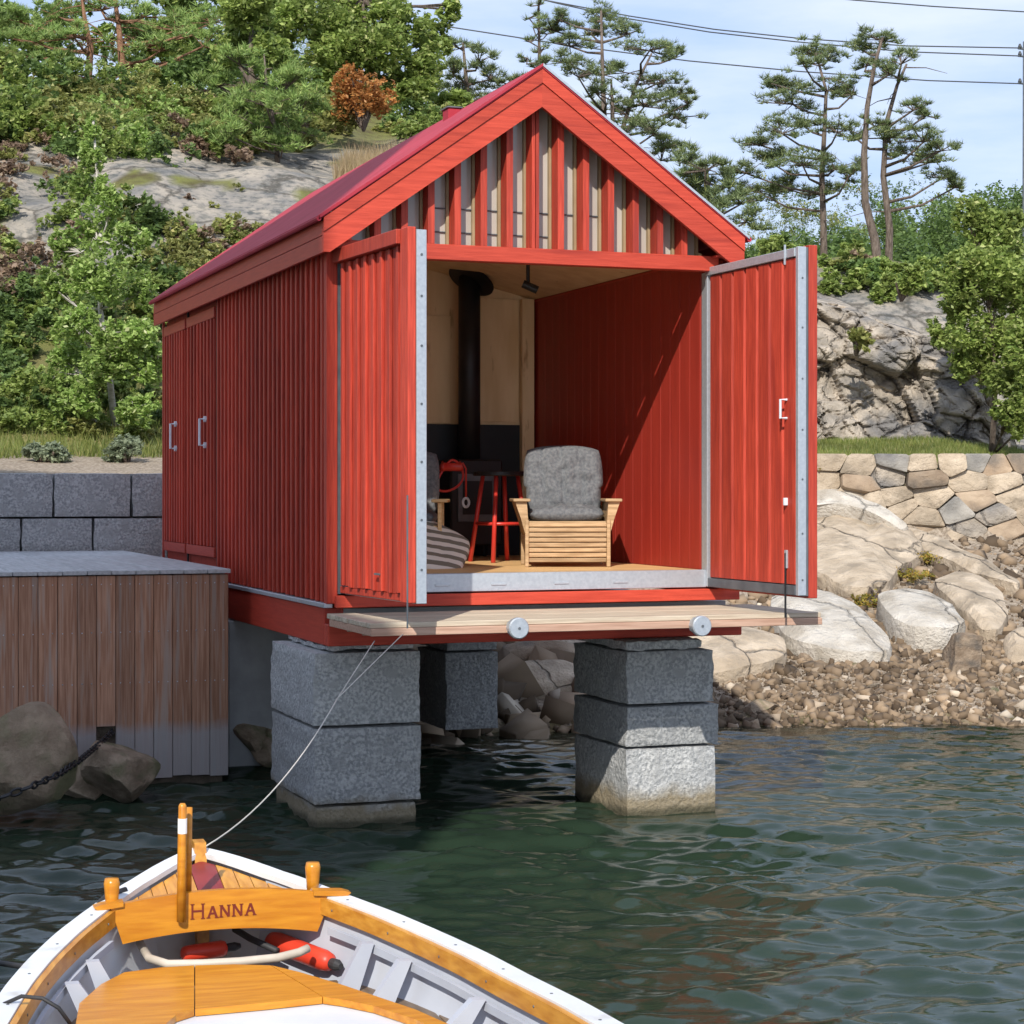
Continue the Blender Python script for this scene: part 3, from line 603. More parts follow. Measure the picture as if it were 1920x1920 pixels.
# ------------------------------------------------------------------ landing deck in front of the doors
dk = empty('landing_deck', (1.5, -0.5, 1.35), 'pale plank landing deck in front of the open boathouse doors', 'deck')
def K(mb, name, m, par=dk):
    o = mb.build(name, m, par)
    if par is dk: o.location = (-1.5, 0.5, -1.35)
    return o
nb = 10
for k in range(nb):
    y1 = -0.022 - k * 0.1025
    K(MB().box(-0.03 + random.uniform(0, 0.006), 3.09 + random.uniform(-0.006, 0.006), y1 - 0.0965, y1, 1.385, 1.418 + random.uniform(-0.002, 0.001), 0.004), 'plank', M['deckwood'])
K(MB().box(-0.025, 3.085, -1.064, -1.034, 1.338, 1.384, 0.003), 'edge_board', M['deckedge'])
K(MB().box(-0.024, 0.006, -1.033, -0.08, 1.338, 1.384, 0.003), 'edge_board', M['deckedge'])
K(MB().box(3.055, 3.084, -1.033, -0.08, 1.338, 1.384, 0.003), 'edge_board', M['deckedge'])
for y in (-0.35, -0.7): K(MB().box(0.02, 3.04, y - 0.04, y, 1.32, 1.383), 'joist', M['deckedge'])
for px, py, which in ((967, 1177, 'left'), (1310, 1173, 'right')):
    X_ = None
    for Z in np.arange(11, 14, 0.01):
        p = V(px, py, Z)
        if p.y > -1.10: break
    f = MB(); f.tube([(p.x, -1.060, p.z), (p.x, -1.115, p.z)], 0.055, 10); f.tube([(p.x, -1.112, p.z), (p.x, -1.118, p.z), (p.x, -1.150, p.z), (p.x, -1.158, p.z)], [0.060, 0.067, 0.067, 0.060], 24)
    o = f.build('rubbing_disc', M['galv'], dk); o.location = (-1.5, 0.5, -1.35)
    c_ = MB().tube([(p.x, -1.1585, p.z), (p.x, -1.163, p.z)], 0.009, 10).build('bolt', M['greysteel'], o)

# ------------------------------------------------------------------ granite piers
def rough_block(x0, x1, y0, y1, z0, z1, seed, amp=0.013, n=15):
    m = MB(); vs = []; rr = random.Random(seed)
    me = bmesh.new(); bmesh.ops.create_cube(me, size=1.0)
    bmesh.ops.subdivide_edges(me, edges=me.edges[:], cuts=n, use_grid_fill=True)
    for v in me.verts:
        s = v.co.copy(); p = Vector(((x0 + x1) / 2 + s.x * (x1 - x0), (y0 + y1) / 2 + s.y * (y1 - y0), (z0 + z1) / 2 + s.z * (z1 - z0)))
        edge = sum(1 for c in s if abs(abs(c) - 0.5) < 1e-4)
        nn = noise.noise_vector(p * 5.0 + Vector((seed * 3.3, 0, 0))) * amp + noise.noise_vector(p * 17.0 + Vector((seed, 5, 0))) * amp * 0.9
        if abs(abs(s.z) - 0.5) < 1e-4: nn.z *= 0.25
        p += nn
        if edge >= 2: p -= Vector((s.x * 0.014, s.y * 0.014, s.z * 0.012))
        v.co = p
    m2 = bpy.data.meshes.new('block'); me.to_mesh(m2); me.free(); m2.materials.append(M['granite']); m2.polygons.foreach_set('use_smooth', [True] * len(m2.polygons)); m2.set_sharp_from_angle(angle=R(38))
    return m2
def pier(label, courses, seed):
    x0, x1, y0, y1 = courses[0][:4]
    e = empty('granite_pier', ((x0 + x1) / 2, (y0 + y1) / 2, courses[0][4]), label, 'pier', 'granite piers under the boathouse')
    for i, cse in enumerate(courses):
        me = rough_block(*cse, seed + i)
        put('block', me, e, tuple(-c for c in e.location))
    return e
pier('shaded square granite pier under the left front corner of the boathouse', [(-0.075, 0.62, 0.05, 1.22, -0.9, 0.135), (-0.10, 0.645, 0.02, 1.25, 0.15, 0.655), (-0.105, 0.64, 0.025, 1.25, 0.668, 1.155), (0.0, 0.60, 0.06, 1.2, 1.165, 1.196)], 3)
pier('right front granite pier with rough hewn blocks standing in the water', [(2.035, 2.72, -0.23, 0.74, -0.9, 0.455), (2.03, 2.735, -0.235, 0.745, 0.466, 0.745), (2.035, 2.70, -0.23, 0.74, 0.757, 1.125), (2.03, 2.62, -0.22, 0.73, 1.135, 1.194)], 23)
pier('smaller granite pier on the rocks far back under the boathouse', [(1.87, 2.345, 3.2, 4.0, 0.20, 0.86), (1.88, 2.34, 3.21, 4.0, 0.87, 1.196)], 43)
fw = MB().box(-0.05, 1.35, 2.9, 3.2, -0.5, 1.19, 0.01).build('foundation_wall', M['concrete'])
tag(fw, 'grey concrete foundation wall in shade between the jetty and left pier', 'wall')

# ------------------------------------------------------------------ jetty on the left
jt = empty('jetty', (-2.0, 3.5, 0.0), 'dark brown board-clad jetty with a grey top beside the boathouse', 'jetty')
def J(mb, name, m):
    o = mb.build(name, m, jt); o.location = (2.0, -3.5, 0.0); return o
J(MB().box(-5.0, -0.24, 2.245, 7.2, -0.3, 1.585), 'frame', M['mortar'])
for k in range(30):
    x1 = -0.20 - k * 0.142
    z0 = 0.07 + random.uniform(-0.01, 0.012)
    if k == 6: z0 = 0.47
    J(MB().box(x1 - 0.138, x1, 2.215 + random.uniform(-0.003, 0.003), 2.242, z0, 1.592, 0.003), 'plank', M['dockwood'])
for k in range(14): J(MB().box(-0.232, -0.206, 2.245 + k * 0.142, 2.245 + k * 0.142 + 0.138, 0.08, 1.592, 0.003), 'plank', M['dockwood'])
for k in range(27): J(MB().box(-0.185 - (k + 1) * 0.18 + 0.006, -0.185 - k * 0.18, 2.195, 7.22, 1.600, 1.632 + random.uniform(-0.001, 0.001), 0.003), 'top_plank', M['docktop'])
sc_ = MB()
for k in range(30):
    x1 = -0.20 - k * 0.142
    for z in (1.53, 1.17, 0.79):
        for dx in (0.035, 0.105): sc_.tube([(x1 - dx, 2.2145, z + random.uniform(-0.004, 0.004)), (x1 - dx, 2.209, z)], 0.0045, 5)
tag(J(sc_, 'screws', M['galv']), kind='stuff')
# granite block wall behind the jetty
bw = empty('block_wall', (-2.0, 7.5, 1.0), 'grey granite block wall at the back of the jetty', 'wall')
for row, (z0, z1, off) in enumerate(((1.10, 1.545, 0.2), (1.55, 1.955, -0.35), (1.965, 2.40, 0.0))):
    x = 0.62 + off; k = 0
    while x > -4.3:
        w = 0.73 + random.uniform(-0.06, 0.07)
        if x - w < 1.0:
            me = rough_block(x - w + 0.006, x - 0.006, 7.28, 7.95, z0, z1, 60 + row * 10 + k, 0.012, 6)
            put('block', me, bw, (2.0, -7.5, -1.0))
        x -= w; k += 1

# ------------------------------------------------------------------ furniture inside
def local(px, py, z):           # an origin on the floor and the rotation that faces the water side of the picture
    p = VZ(px, py, z); return p
FL = 1.668
def cushion(w, h, t, nu=28, nv=28, seams=0, wob=0.012, seed=1, p=3.2):
    """soft upholstered pad standing in x-z, thickness along y"""
    vs = []; fs = []
    for side in (0, 1):
        for j in range(nv + 1):
            for i in range(nu + 1):
                u = -1 + 2 * i / nu; v = -1 + 2 * j / nv
                # round the outline
                uu = u * (1 - 0.10 * abs(v) ** 3); vv = v * (1 - 0.12 * abs(u) ** 3)
                e = max(0, 1 - abs(u) ** p) * max(0, 1 - abs(v) ** p)
                th = t * (0.10 + 0.90 * e ** 0.38)
                if seams: th *= 1 - 0.55 * (max(0, math.cos(math.pi * seams * u + 0.8 * v)) ** 10)
                q = Vector((uu * w / 2, 0, vv * h / 2)); nz = noise.noise(q * 14 + Vector((seed, 0, 0))) * wob + noise.noise(q * 30 + Vector((seed, 4, 0))) * wob * 0.5
                vs.append((q.x, (-th / 2 - nz * e) if side == 0 else th / 2, q.z))
    m = (nu + 1) * (nv + 1)
    for s in (0, 1):
        for j in range(nv):
            for i in range(nu):
                a = s * m + j * (nu + 1) + i; fs.append((a, a + 1, a + nu + 2, a + nu + 1))
    rim = [(0, i) for i in range(nu)] + [(j, nu) for j in range(nv)] + [(nv, nu - i) for i in range(nu)] + [(nv - j, 0) for j in range(nv)]
    ids = [j * (nu + 1) + i for j, i in rim]
    for k in range(len(ids)): a, b = ids[k], ids[(k + 1) % len(ids)]; fs.append((a, b, b + m, a + m))
    return MB().quads(vs, fs)
# slatted armchair
p = VZ(1076, 1064, FL); p.y += 0.12
ac = empty('armchair', (p.x, p.y, FL), 'slatted pine armchair with a crumpled grey cushion facing the door opening', 'armchair'); ac.rotation_euler = (0, 0, -YAW + R(3))
for k in range(8):
    z0 = 0.035 + k * 0.037
    MB().box(-0.285, 0.285, -0.012 - 0.001 * k, 0.010, z0, z0 + 0.031, 0.004).build('slat', M['chairwood'], ac)
for s in (-1, 1):
    MB().box(s * 0.30 - 0.014, s * 0.30 + 0.014, -0.02, 0.02, 0.0, 0.345, 0.004).build('leg', M['chairwood'], ac)
    MB().box(s * 0.30 - 0.014, s * 0.30 + 0.014, 0.50, 0.54, 0.0, 0.45, 0.004).build('leg', M['chairwood'], ac)
    MB().prism([(s * 0.288, 0.0, 0.30), (s * 0.312, 0.0, 0.24), (s * 0.345, 0.0, 0.36), (s * 0.385, 0.0, 0.475), (s * 0.30, 0.0, 0.475)], (0, 0.50, 0)).build('side_panel', M['chairwood'], ac)
    MB().box(min(s * 0.275, s * 0.40), max(s * 0.275, s * 0.40), -0.03, 0.56, 0.478, 0.50, 0.005).build('armrest', M['chairwood'], ac)
MB().box(-0.285, 0.285, 0.012, 0.53, 0.31, 0.335, 0.004).build('seat_board', M['chairwood'], ac)
sc = cushion(0.57, 0.50, 0.13, seams=0, seed=3, wob=0.03); sc.v = [(x, z + 0.27, -y + 0.385) for x, y, z in sc.v]
sc.build('seat_cushion', M['denim'], ac, True)
bc = cushion(0.60, 0.60, 0.17, seams=4, seed=5, wob=0.045); bc.v = [(x * (1 - 0.06 * (z < 0)), y + 0.34 + (z + 0.3) * 0.22, z + 0.60) for x, y, z in bc.v]
bc.build('back_cushion', M['denim'], ac, True)
# second chair at the left with a striped cushion on it
p = VZ(815, 1066, FL)
lc = empty('lounge_chair', (p.x - 0.12, p.y + 0.45, FL), 'pine lounge chair with slate blue pad, half hidden behind the steel door edge', 'chair'); lc.rotation_euler = (0, 0, -YAW)
for s in (-1, 1):
    MB().box(s * 0.29 - 0.015, s * 0.29 + 0.015, 0.0, 0.04, 0, 0.47, 0.004).build('leg', M['pine'], lc)
    MB().box(s * 0.29 - 0.015, s * 0.29 + 0.015, 0.5, 0.54, 0, 0.47, 0.004).build('leg', M['pine'], lc)
    MB().box(s * 0.29 - 0.06, s * 0.29 + 0.06, -0.03, 0.58, 0.472, 0.495, 0.005).build('armrest', M['pine'], lc)
for k in range(6): MB().box(-0.27, 0.27, 0.02 + k * 0.085, 0.09 + k * 0.085, 0.28, 0.30, 0.003).build('slat', M['pine'], lc)
sc = cushion(0.54, 0.5, 0.11, seed=9); sc.v = [(x, z + 0.27, 0.36 - y) for x, y, z in sc.v]; sc.build('seat_pad', M['denim'], lc, True)
bc = cushion(0.54, 0.5, 0.12, seed=11); bc.v = [(x, y + 0.5 + (z + 0.25) * 0.2, z + 0.62) for x, y, z in bc.v]; bc.build('back_pad', M['denim'], lc, True)
# striped floor cushion, leaning
p = VZ(835, 1066, FL)
cu = cushion(0.72, 0.66, 0.09, nu=40, nv=36, seed=21, wob=0.006, p=5)
cm = cu.mesh('striped_cushion', M['stripe_a'], True)
t = M['stripe_a'].node_tree; b = t.nodes['Principled BSDF']; tc = t.nodes.new('ShaderNodeTexCoord'); mp = t.nodes.new('ShaderNodeMapping'); mp.inputs['Rotation'].default_value = (0, R(28), 0)
wv = t.nodes.new('ShaderNodeTexWave'); wv.bands_direction = 'Z'; wv.inputs['Scale'].default_value = 3.2; wv.inputs['Distortion'].default_value = 0.0
rp = t.nodes.new('ShaderNodeValToRGB'); rp.color_ramp.interpolation = 'CONSTANT'; rp.color_ramp.elements[0].color = (0.20, 0.175, 0.13, 1); rp.color_ramp.elements[1].position = 0.5; rp.color_ramp.elements[1].color = (0.74, 0.68, 0.58, 1)
t.links.new(tc.outputs['Object'], mp.inputs['Vector']); t.links.new(mp.outputs[0], wv.inputs['Vector']); t.links.new(wv.outputs['Fac'], rp.inputs['Fac']); t.links.new(rp.outputs['Color'], b.inputs['Base Color'])
cuo = put('striped_cushion', cm, None, (p.x - 0.10, p.y + 0.28, FL + 0.185), (R(-62), R(24), -YAW)); tag(cuo, 'cream and olive striped cushion leaning on the floor by the threshold', 'cushion')
# red bar stool
p = VZ(938, 1053, FL)
st = empty('bar_stool', (p.x, p.y, FL), 'tall red-legged bar stool with a dark round seat', 'stool'); st.rotation_euler = (0, 0, R(12))
tp = [(0.14 * math.cos(R(45 + 90 * k)), 0.14 * math.sin(R(45 + 90 * k))) for k in range(4)]
for (a_, b_) in tp: MB().tube([(a_, b_, 0.68), (a_ * 1.75, b_ * 1.75, 0.0)], [0.017, 0.019], 10).build('leg', M['redgloss'], st, True)
for k in range(4):
    (a_, b_), (c_, d_) = tp[k], tp[(k + 1) % 4]; f_ = 1.42
    MB().tube([(a_ * f_, b_ * f_, 0.30), (c_ * f_, d_ * f_, 0.30)], 0.013, 8).build('rung', M['redgloss'], st, True)
MB().tube([(0, 0, 0.675), (0, 0, 0.68), (0, 0, 0.705), (0, 0, 0.712)], [0.205, 0.215, 0.215, 0.205], 28).build('seat', M['black_iron'], st)
# wood stove with its flue
px_ = V(880, 700, 16.75); sx, sy = px_.x, px_.y
sv = empty('wood_stove', (sx, sy, FL), 'black wood stove with a tall black flue pipe', 'stove')
def S(mb, n, m, par=sv, smooth=False):
    return mb.build(n, m, par, smooth)
S(MB().box(-0.23, 0.23, -0.19, 0.19, 0.10, 0.82, 0.015), 'body', M['black_iron'])
for a_ in (-0.19, 0.19):
    for b_ in (-0.15, 0.15): S(MB().tube([(a_, b_, 0), (a_, b_, 0.10)], 0.018, 8), 'foot', M['black_iron'])
sd_ = S(MB().box(-0.17, 0.17, -0.205, -0.191, 0.30, 0.70, 0.004), 'door', M['greysteel'])
S(MB().box(-0.13, 0.13, -0.209, -0.2055, 0.36, 0.64), 'glass', M['black'], sd_)
S(MB().tube([(0.15, -0.209, 0.5), (0.15, -0.235, 0.5), (0.15, -0.235, 0.58)], 0.008, 6), 'handle', M['galv'], sd_)
S(MB().tube([(0, 0, 0.82), (0, 0, 2.40)], 0.093, 24), 'flue_pipe', M['black_iron'], sv, True)
fo = S(MB().tube([(0, 0, -0.006), (0, 0, 0.006)], 0.205, 32), 'flue_collar', M['black'], sv); fo.location = (0.0, -0.05, 2.33); fo.rotation_euler = (R(-14), R(32), 0)
# coil of red cord and shackle hanging by the stool
q = V(846, 872, 15.9)
rc = empty('red_cord', (q.x, q.y, q.z), 'bright red cord looped on a reel beside the bar stool', 'cord')
lp = [(0.105 * math.sin(t_) - 0.01 + 0.02 * math.sin(2 * t_), 0, -0.085 - 0.125 * math.cos(t_ + 0.35)) for t_ in np.linspace(0, 2 * math.pi, 30)]
MB().tube(lp, 0.010, 8, False).build('loop', M['redgloss'], rc, True)
MB().tube([(-0.085, 0, -0.01), (-0.07, 0, -0.015), (0.07, 0, -0.015), (0.085, 0, -0.01)], [0.045, 0.034, 0.034, 0.045], 16).build('reel', M['redgloss'], rc, True)
MB().tube([(0.06, 0, 0.0), (0.10, 0, 0.015), (0.125, 0, -0.03), (0.125, 0, -0.27)], 0.008, 8).build('hanging_end', M['redgloss'], rc, True)
sh = [(0.125 + 0.026 * math.sin(t_), 0.0, -0.30 - 0.036 * math.cos(t_)) for t_ in np.linspace(0, 2 * math.pi, 16)]
MB().tube(sh, 0.011, 8, False).build('shackle', M['galv_white'], rc, True)

# ------------------------------------------------------------------ the boat
BA = (0.285, -0.959); BB = (0.959, 0.285)
bxw = (BB[0] * VY + BB[1] * VX, -BB[0] * VX + BB[1] * VY)
b0 = W(-1.352, 8.56)
bo = empty('rowing_boat', (b0[0], b0[1], 0), 'white wooden boat with varnished trim and name board, moored in the foreground', 'boat'); bo.rotation_euler = (0, 0, math.atan2(bxw[1], bxw[0]))
bo_inv = (Matrix.Translation(bo.location) @ Matrix.Rotation(bo.rotation_euler.z, 4, 'Z')).inverted()
def BL(px, py, z): return bo_inv @ VZ(px, py, z)
HB = [(0, 0.0), (0.06, 0.075), (0.15, 0.17), (0.35, 0.335), (0.6, 0.49), (0.9, 0.635), (1.2, 0.755), (1.5, 0.845), (1.8, 0.915), (2.2, 1.0), (2.6, 1.06), (3.2, 1.08), (4.0, 1.0), (4.8, 0.75), (5.4, 0.35), (5.6, 0.02)]
SH = [(0, 0.69), (0.3, 0.625), (0.6, 0.58), (1.2, 0.53), (1.8, 0.498), (2.5, 0.48), (4.0, 0.50), (5.6, 0.66)]
def hb(s): return interp(HB, s)
def zs(s): return interp(SH, s)
ST = [0.0, 0.03, 0.06, 0.1, 0.15, 0.22, 0.3, 0.4, 0.5, 0.6, 0.75, 0.9, 1.05, 1.2, 1.35, 1.5, 1.65, 1.8, 2.0, 2.2, 2.4, 2.6, 2.9, 3.2, 3.6, 4.0, 4.4, 4.8, 5.1, 5.4, 5.6]
def smooth_tab(tab, s):
    return sum(interp(tab, max(0, min(5.6, s + d))) for d in (-0.06, -0.03, 0, 0.03, 0.06)) / 5
def hbs(s): return max(0.0, smooth_tab(HB, s) if s > 0.06 else interp(HB, s))
hull = MB(); sec = []
for s in ST:
    h, z = hbs(s), zs(s)
    prof = [(h + 0.012, z - 0.02), (h * 0.985, z * 0.72), (h * 0.93, z * 0.42), (h * 0.80, 0.06), (h * 0.45, -0.16), (0.0, -0.24)]
    sec.append([(x, -s - 0.10 * (1 - min(1, s / 0.4)) * (z - zz) / z, zz) for x, zz in prof] + [(-x, -s - 0.10 * (1 - min(1, s / 0.4)) * (z - zz) / z, zz) for x, zz in prof[-2::-1]])
n = len(sec[0]); hull.quads([p for r in sec for p in r], [(i * n + k, i * n + k + 1, (i + 1) * n + k + 1, (i + 1) * n + k) for i in range(len(ST) - 1) for k in range(n - 1)])
hl = hull.build('hull', M['boatwhite'], bo, True)
def strip(off0, off1, dz0, dz1, s0=0.0, s1=5.6, both=(-1, 1)):
    m = MB()
    for sg in both:
        st_ = [s for s in np.arange(s0, s1 + 0.001, 0.06)]
        rows = []
        for s in st_:
            h, z = hbs(s), zs(s)
            a0, a1 = max(0.0, h + off0), max(0.0, h + off1)
            rows.append([(sg * a0, -s, z + dz0), (sg * a1, -s, z + dz0), (sg * a1, -s, z + dz1), (sg * a0, -s, z + dz1)])
        k = len(rows); m.quads([p for r in rows for p in r], [(i * 4 + j, i * 4 + (j + 1) % 4, (i + 1) * 4 + (j + 1) % 4, (i + 1) * 4 + j) for i in range(k - 1) for j in range(4)] + [(0, 1, 2, 3), (k * 4 - 4, k * 4 - 3, k * 4 - 2, k * 4 - 1)])
    return m
for sg in (-1, 1):
    strip(0.022, -0.068, -0.022, 0.0, 0.0, 5.6, (sg,)).build('gunwale', M['boatwhite'], bo)
    strip(-0.070, -0.094, -0.072, -0.008, 0.60, 5.3, (sg,)).build('inwale', M['varnish_y'], bo)
    strip(0.040, 0.012, -0.075, -0.030, 0.02, 5.6, (sg,)).build('rubbing_strake', M['boatwhite'], bo)
    li = MB(); rows = []
    for s in np.arange(0.30, 5.2, 0.08):
        h, z = hbs(s), zs(s)
        rows.append([(sg * max(0, h - 0.05), -s, z - 0.024), (sg * max(0, h * 0.97 - 0.065), -s, z * 0.62), (sg * max(0, h * 0.90 - 0.07), -s, z * 0.40), (sg * max(0, h * 0.78 - 0.07), -s, 0.10)])
    k = len(rows); li.quads([p for r in rows for p in r], [(i * 4 + j, i * 4 + j + 1, (i + 1) * 4 + j + 1, (i + 1) * 4 + j) for i in range(k - 1) for j in range(3)])
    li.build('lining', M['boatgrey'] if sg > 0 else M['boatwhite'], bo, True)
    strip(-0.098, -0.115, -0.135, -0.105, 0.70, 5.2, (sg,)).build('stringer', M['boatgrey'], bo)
    for s in (0.98, 1.22, 1.75, 2.3, 2.9):
        h, z = hbs(s), zs(s)
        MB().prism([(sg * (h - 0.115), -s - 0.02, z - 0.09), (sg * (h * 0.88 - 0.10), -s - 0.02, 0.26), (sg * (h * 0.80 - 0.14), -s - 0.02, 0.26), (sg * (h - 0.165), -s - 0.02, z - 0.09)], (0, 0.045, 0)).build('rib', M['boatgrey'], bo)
# stem post
MB().prism([(-0.025, 0.03, 0.72), (-0.025, -0.06, 0.72), (-0.025, -0.30, -0.2), (-0.025, -0.14, -0.2), (-0.025, 0.0, 0.3)], (0.05, 0, 0)).build('stem', M['varnish_y'], bo)
# foredeck planks, maroon king plank in the middle
edges = [-0.36, -0.30, -0.24, -0.18, -0.12, -0.055, 0.055, 0.12, 0.18, 0.24, 0.30, 0.36]
for k in range(len(edges) - 1):
    l0, l1 = edges[k] + 0.002, edges[k + 1] - 0.002
    def s_at(l):
        for s in np.arange(0.04, 0.7, 0.01):
            if hbs(s) - 0.075 > abs(l): return s
        return 0.7
    se = 0.545
    pts = [(l0, s_at(l0))] + ([(0.0, s_at(0))] if l0 < 0 < l1 else []) + [(l1, s_at(l1)), (l1, se), (l0, se)]
    pts = [(l, min(s, se)) for l, s in pts]
    MB().prism([(l, -s, zs(s) - 0.045) for l, s in pts], (0, 0, 0.014)).build('foredeck_plank', M['maroon'] if k == 5 else M['varnish_y'], bo)
# name board
N = 18; top = []; bot = []
for i in range(N + 1):
    u = -1 + 2 * i / N
    top.append((u * 0.445 + 0.015, -0.60, 0.585 + 0.042 * (1 - u * u))); bot.append((u * 0.39 + 0.008, -0.60, 0.435 + 0.035 * (1 - u * u)))
nbd = MB().prism(top + bot[::-1], (0, -0.032, 0)).build('name_board', M['varnish'], bo); tag(nbd, 'varnished name board lettered HANNA')
for sg in (-1, 1): MB().prism([(sg * 0.38, -0.585, 0.585), (sg * (0.50 + 0.02 * sg), -0.585, 0.574), (sg * (0.515 + 0.02 * sg), -0.585, 0.588), (sg * (0.485 + 0.02 * sg), -0.585, 0.598), (sg * 0.38, -0.585, 0.606)], (0, -0.06, 0)).build('board_ear', M['varnish'], nbd)
# lettering: strokes of dark red paint with small serifs
def letters(word, x, z, hgt, slope):
    G = {'H': ([(0, 0, 0, 1), (0.72, 0, 0.72, 1), (0, .52, .72, .52)], 0.98), 'A': ([(0, 0, .36, 1), (.72, 0, .36, 1), (.15, .36, .57, .36)], 0.95), 'N': ([(0, 0, 0, 1), (0, 1, .66, 0), (.66, 0, .66, 1)], 0.95)}
    m = MB()
    for k, chh in enumerate(word):
        st_, adv = G[chh]; h = hgt * (1.16 if k == 0 else 0.92); w = h
        for i, (x0, y0, x1, y1) in enumerate(st_):
            a = Vector((x + x0 * w, 0, z + y0 * h)); b = Vector((x + x1 * w, 0, z + y1 * h)); d = (b - a).normalized(); nrm = Vector((-d.z, 0, d.x)) * (0.0040 if i != 1 or chh == 'H' else 0.0048)
            yy = -0.6335 - 0.0004 * i
            m.quads([(v.x, yy, v.z) for v in (a + nrm, a - nrm, b - nrm, b + nrm)], [(0, 1, 2, 3)])
        for (sx_, sy_) in {'H': ((0, 0), (.72, 0), (0, 1), (.72, 1)), 'A': ((0, 0), (.72, 0)), 'N': ((0, 0), (0, 1), (.66, 1))}[chh]:
            cx, cz = x + sx_ * w, z + sy_ * h
            m.quads([(cx - 0.008, -0.6352, cz - 0.0018), (cx + 0.008, -0.6352, cz - 0.0018), (cx + 0.008, -0.6352, cz + 0.0018), (cx - 0.008, -0.6352, cz + 0.0018)], [(0, 1, 2, 3)])
        x += adv * w + hgt * 0.14; z += slope
    return m
letters('HANNA', -0.108, 0.518, 0.050, 0.0008).build('lettering', mat('dark_red_lettering', (0.16, 0.02, 0.012), rough=0.5, bump=0), nbd)
# sampson post with its white band
po = MB().tube([(-0.155, -0.655, 0.515), (-0.153, -0.655, 0.76), (-0.150, -0.655, 0.975), (-0.150, -0.655, 0.985)], [0.018, 0.018, 0.016, 0.010], 12).build('post', M['varnish'], bo, True)
MB().tube([(-0.1505, -0.655, 0.865), (-0.150, -0.655, 0.925)], 0.0185, 12).build('band', M['white'], po)
MB().tube([(-0.118, -0.575, 0.60), (-0.112, -0.575, 0.955)], [0.014, 0.012], 10).build('post', M['varnish'], bo, True)
for lx, s in ((0.40, 0.52), (-0.42, 0.58)):
    z = zs(s); MB().tube([(lx, -s, z - 0.01), (lx, -s, z + 0.02), (lx, -s, z + 0.085), (lx, -s, z + 0.105)], [0.026, 0.026, 0.032, 0.027], 14).build('oar_peg', M['varnish'], bo, True)
# screws along the gunwales and board
scw = MB()
for sg in (-1, 1):
    for s in np.arange(0.7, 3.4, 0.34):
        scw.tube([(sg * (hbs(s) - 0.03), -s, zs(s) - 0.002), (sg * (hbs(s) - 0.03), -s, zs(s) + 0.0015)], 0.006, 6)
        scw.tube([(sg * (hbs(s) - 0.0935), -s, zs(s) - 0.04), (sg * (hbs(s) - 0.0965), -s, zs(s) - 0.04)], 0.005, 6)
tag(scw.build('screws', M['greysteel'], bo), kind='stuff')
# bench, floor, locker
def flat(pts, z, th, name, m, par=bo):
    ps = [BL(px, py, z) for px, py in pts]; return MB().prism([(p.x, p.y, z) for p in ps], (0, 0, -th)).build(name, m, par)
flat([(135, 1960), (149, 1881), (190, 1845), (233, 1823), (300, 1814), (364, 1810), (364, 1892), (330, 1903), (305, 1925), (290, 1960)], 0.40, 0.025, 'bench', M['varnish'])
flat([(366, 1810), (440, 1808), (507, 1810), (604, 1869), (500, 1880), (366, 1892)], 0.40, 0.025, 'bench', M['varnish'])
flat([(509, 1810), (560, 1822), (638, 1845), (700, 1866), (780, 1893), (920, 1955), (860, 1955), (780, 1912), (700, 1886), (642, 1874), (606, 1869)], 0.40, 0.025, 'bench', M['varnish'])
fl_ = MB(); 
for k in range(13):
    x0 = -0.82 + k * 0.127
    MB().box(x0, x0 + 0.123, -4.6, -0.72 - 0.9 * max(0, abs(x0 + 0.06) - 0.30), 0.255, 0.275, 0.003).build('floorboard', M['darkfloor'], bo)
lk = [BL(px, py, 0.36) for px, py in ((318, 1914), (372, 1897), (590, 1876), (640, 1882), (700, 1895), (790, 1945), (700, 2100), (330, 2060))]
MB().prism([(p.x, p.y, 0.372) for p in lk], (0, 0, -0.10)).build('locker', M['boatwhite'], bo)
# fenders and hoses under the name board
def B3(px, py, z): p = BL(px, py, z); return p
def fender(pts, r, label, cat, tip=None):
    a, b = B3(*pts[0]), B3(*pts[1]); d = b - a
    o = MB().tube([a, a + d * 0.04, a + d * 0.12, a + d * 0.88, a + d * 0.96, b], [r * .4, r * .85, r, r, r * .85, r * .4], 16).mesh('fender', M['fender_red'], True)
    ob = bpy.data.objects.new('fender', o); ob.matrix_world = bo_inv.inverted(); link(ob); tag(ob, label, cat, 'red fenders in the boat')
    dn = d.normalized(); 
    e = MB().tube([b, b + dn * 0.035, b + dn * 0.06], [r * .5, r * .55, r * .3], 12).build('cap', M['rubber'], ob)
    return ob
fender(((505, 1762, 0.36), (622, 1806, 0.335)), 0.043, 'red fender lying in the boat under the right end of the name board', 'fender')
fender(((340, 1790, 0.34), (425, 1777, 0.345)), 0.034, 'slim red fender with pale collar below the lettering', 'fender')
hp = [(262, 1768, .40), (280, 1797, .385), (315, 1808, .38), (380, 1807, .38), (450, 1803, .385), (520, 1796, .39), (560, 1786, .40), (578, 1778, .41)]
ho = MB().tube([VZ(*q) for q in hp], 0.017, 10).build('hose', M['hose'], None, True); tag(ho, 'thick beige hose curving below the name board in the boat', 'hose')
hp = [(440, 1742, .40), (470, 1760, .38), (520, 1783, .36)]
ho = MB().tube([VZ(*q) for q in hp], 0.014, 8).build('hose', M['rubber'], None, True); tag(ho, 'short dark hose beside the large red fender', 'hose')
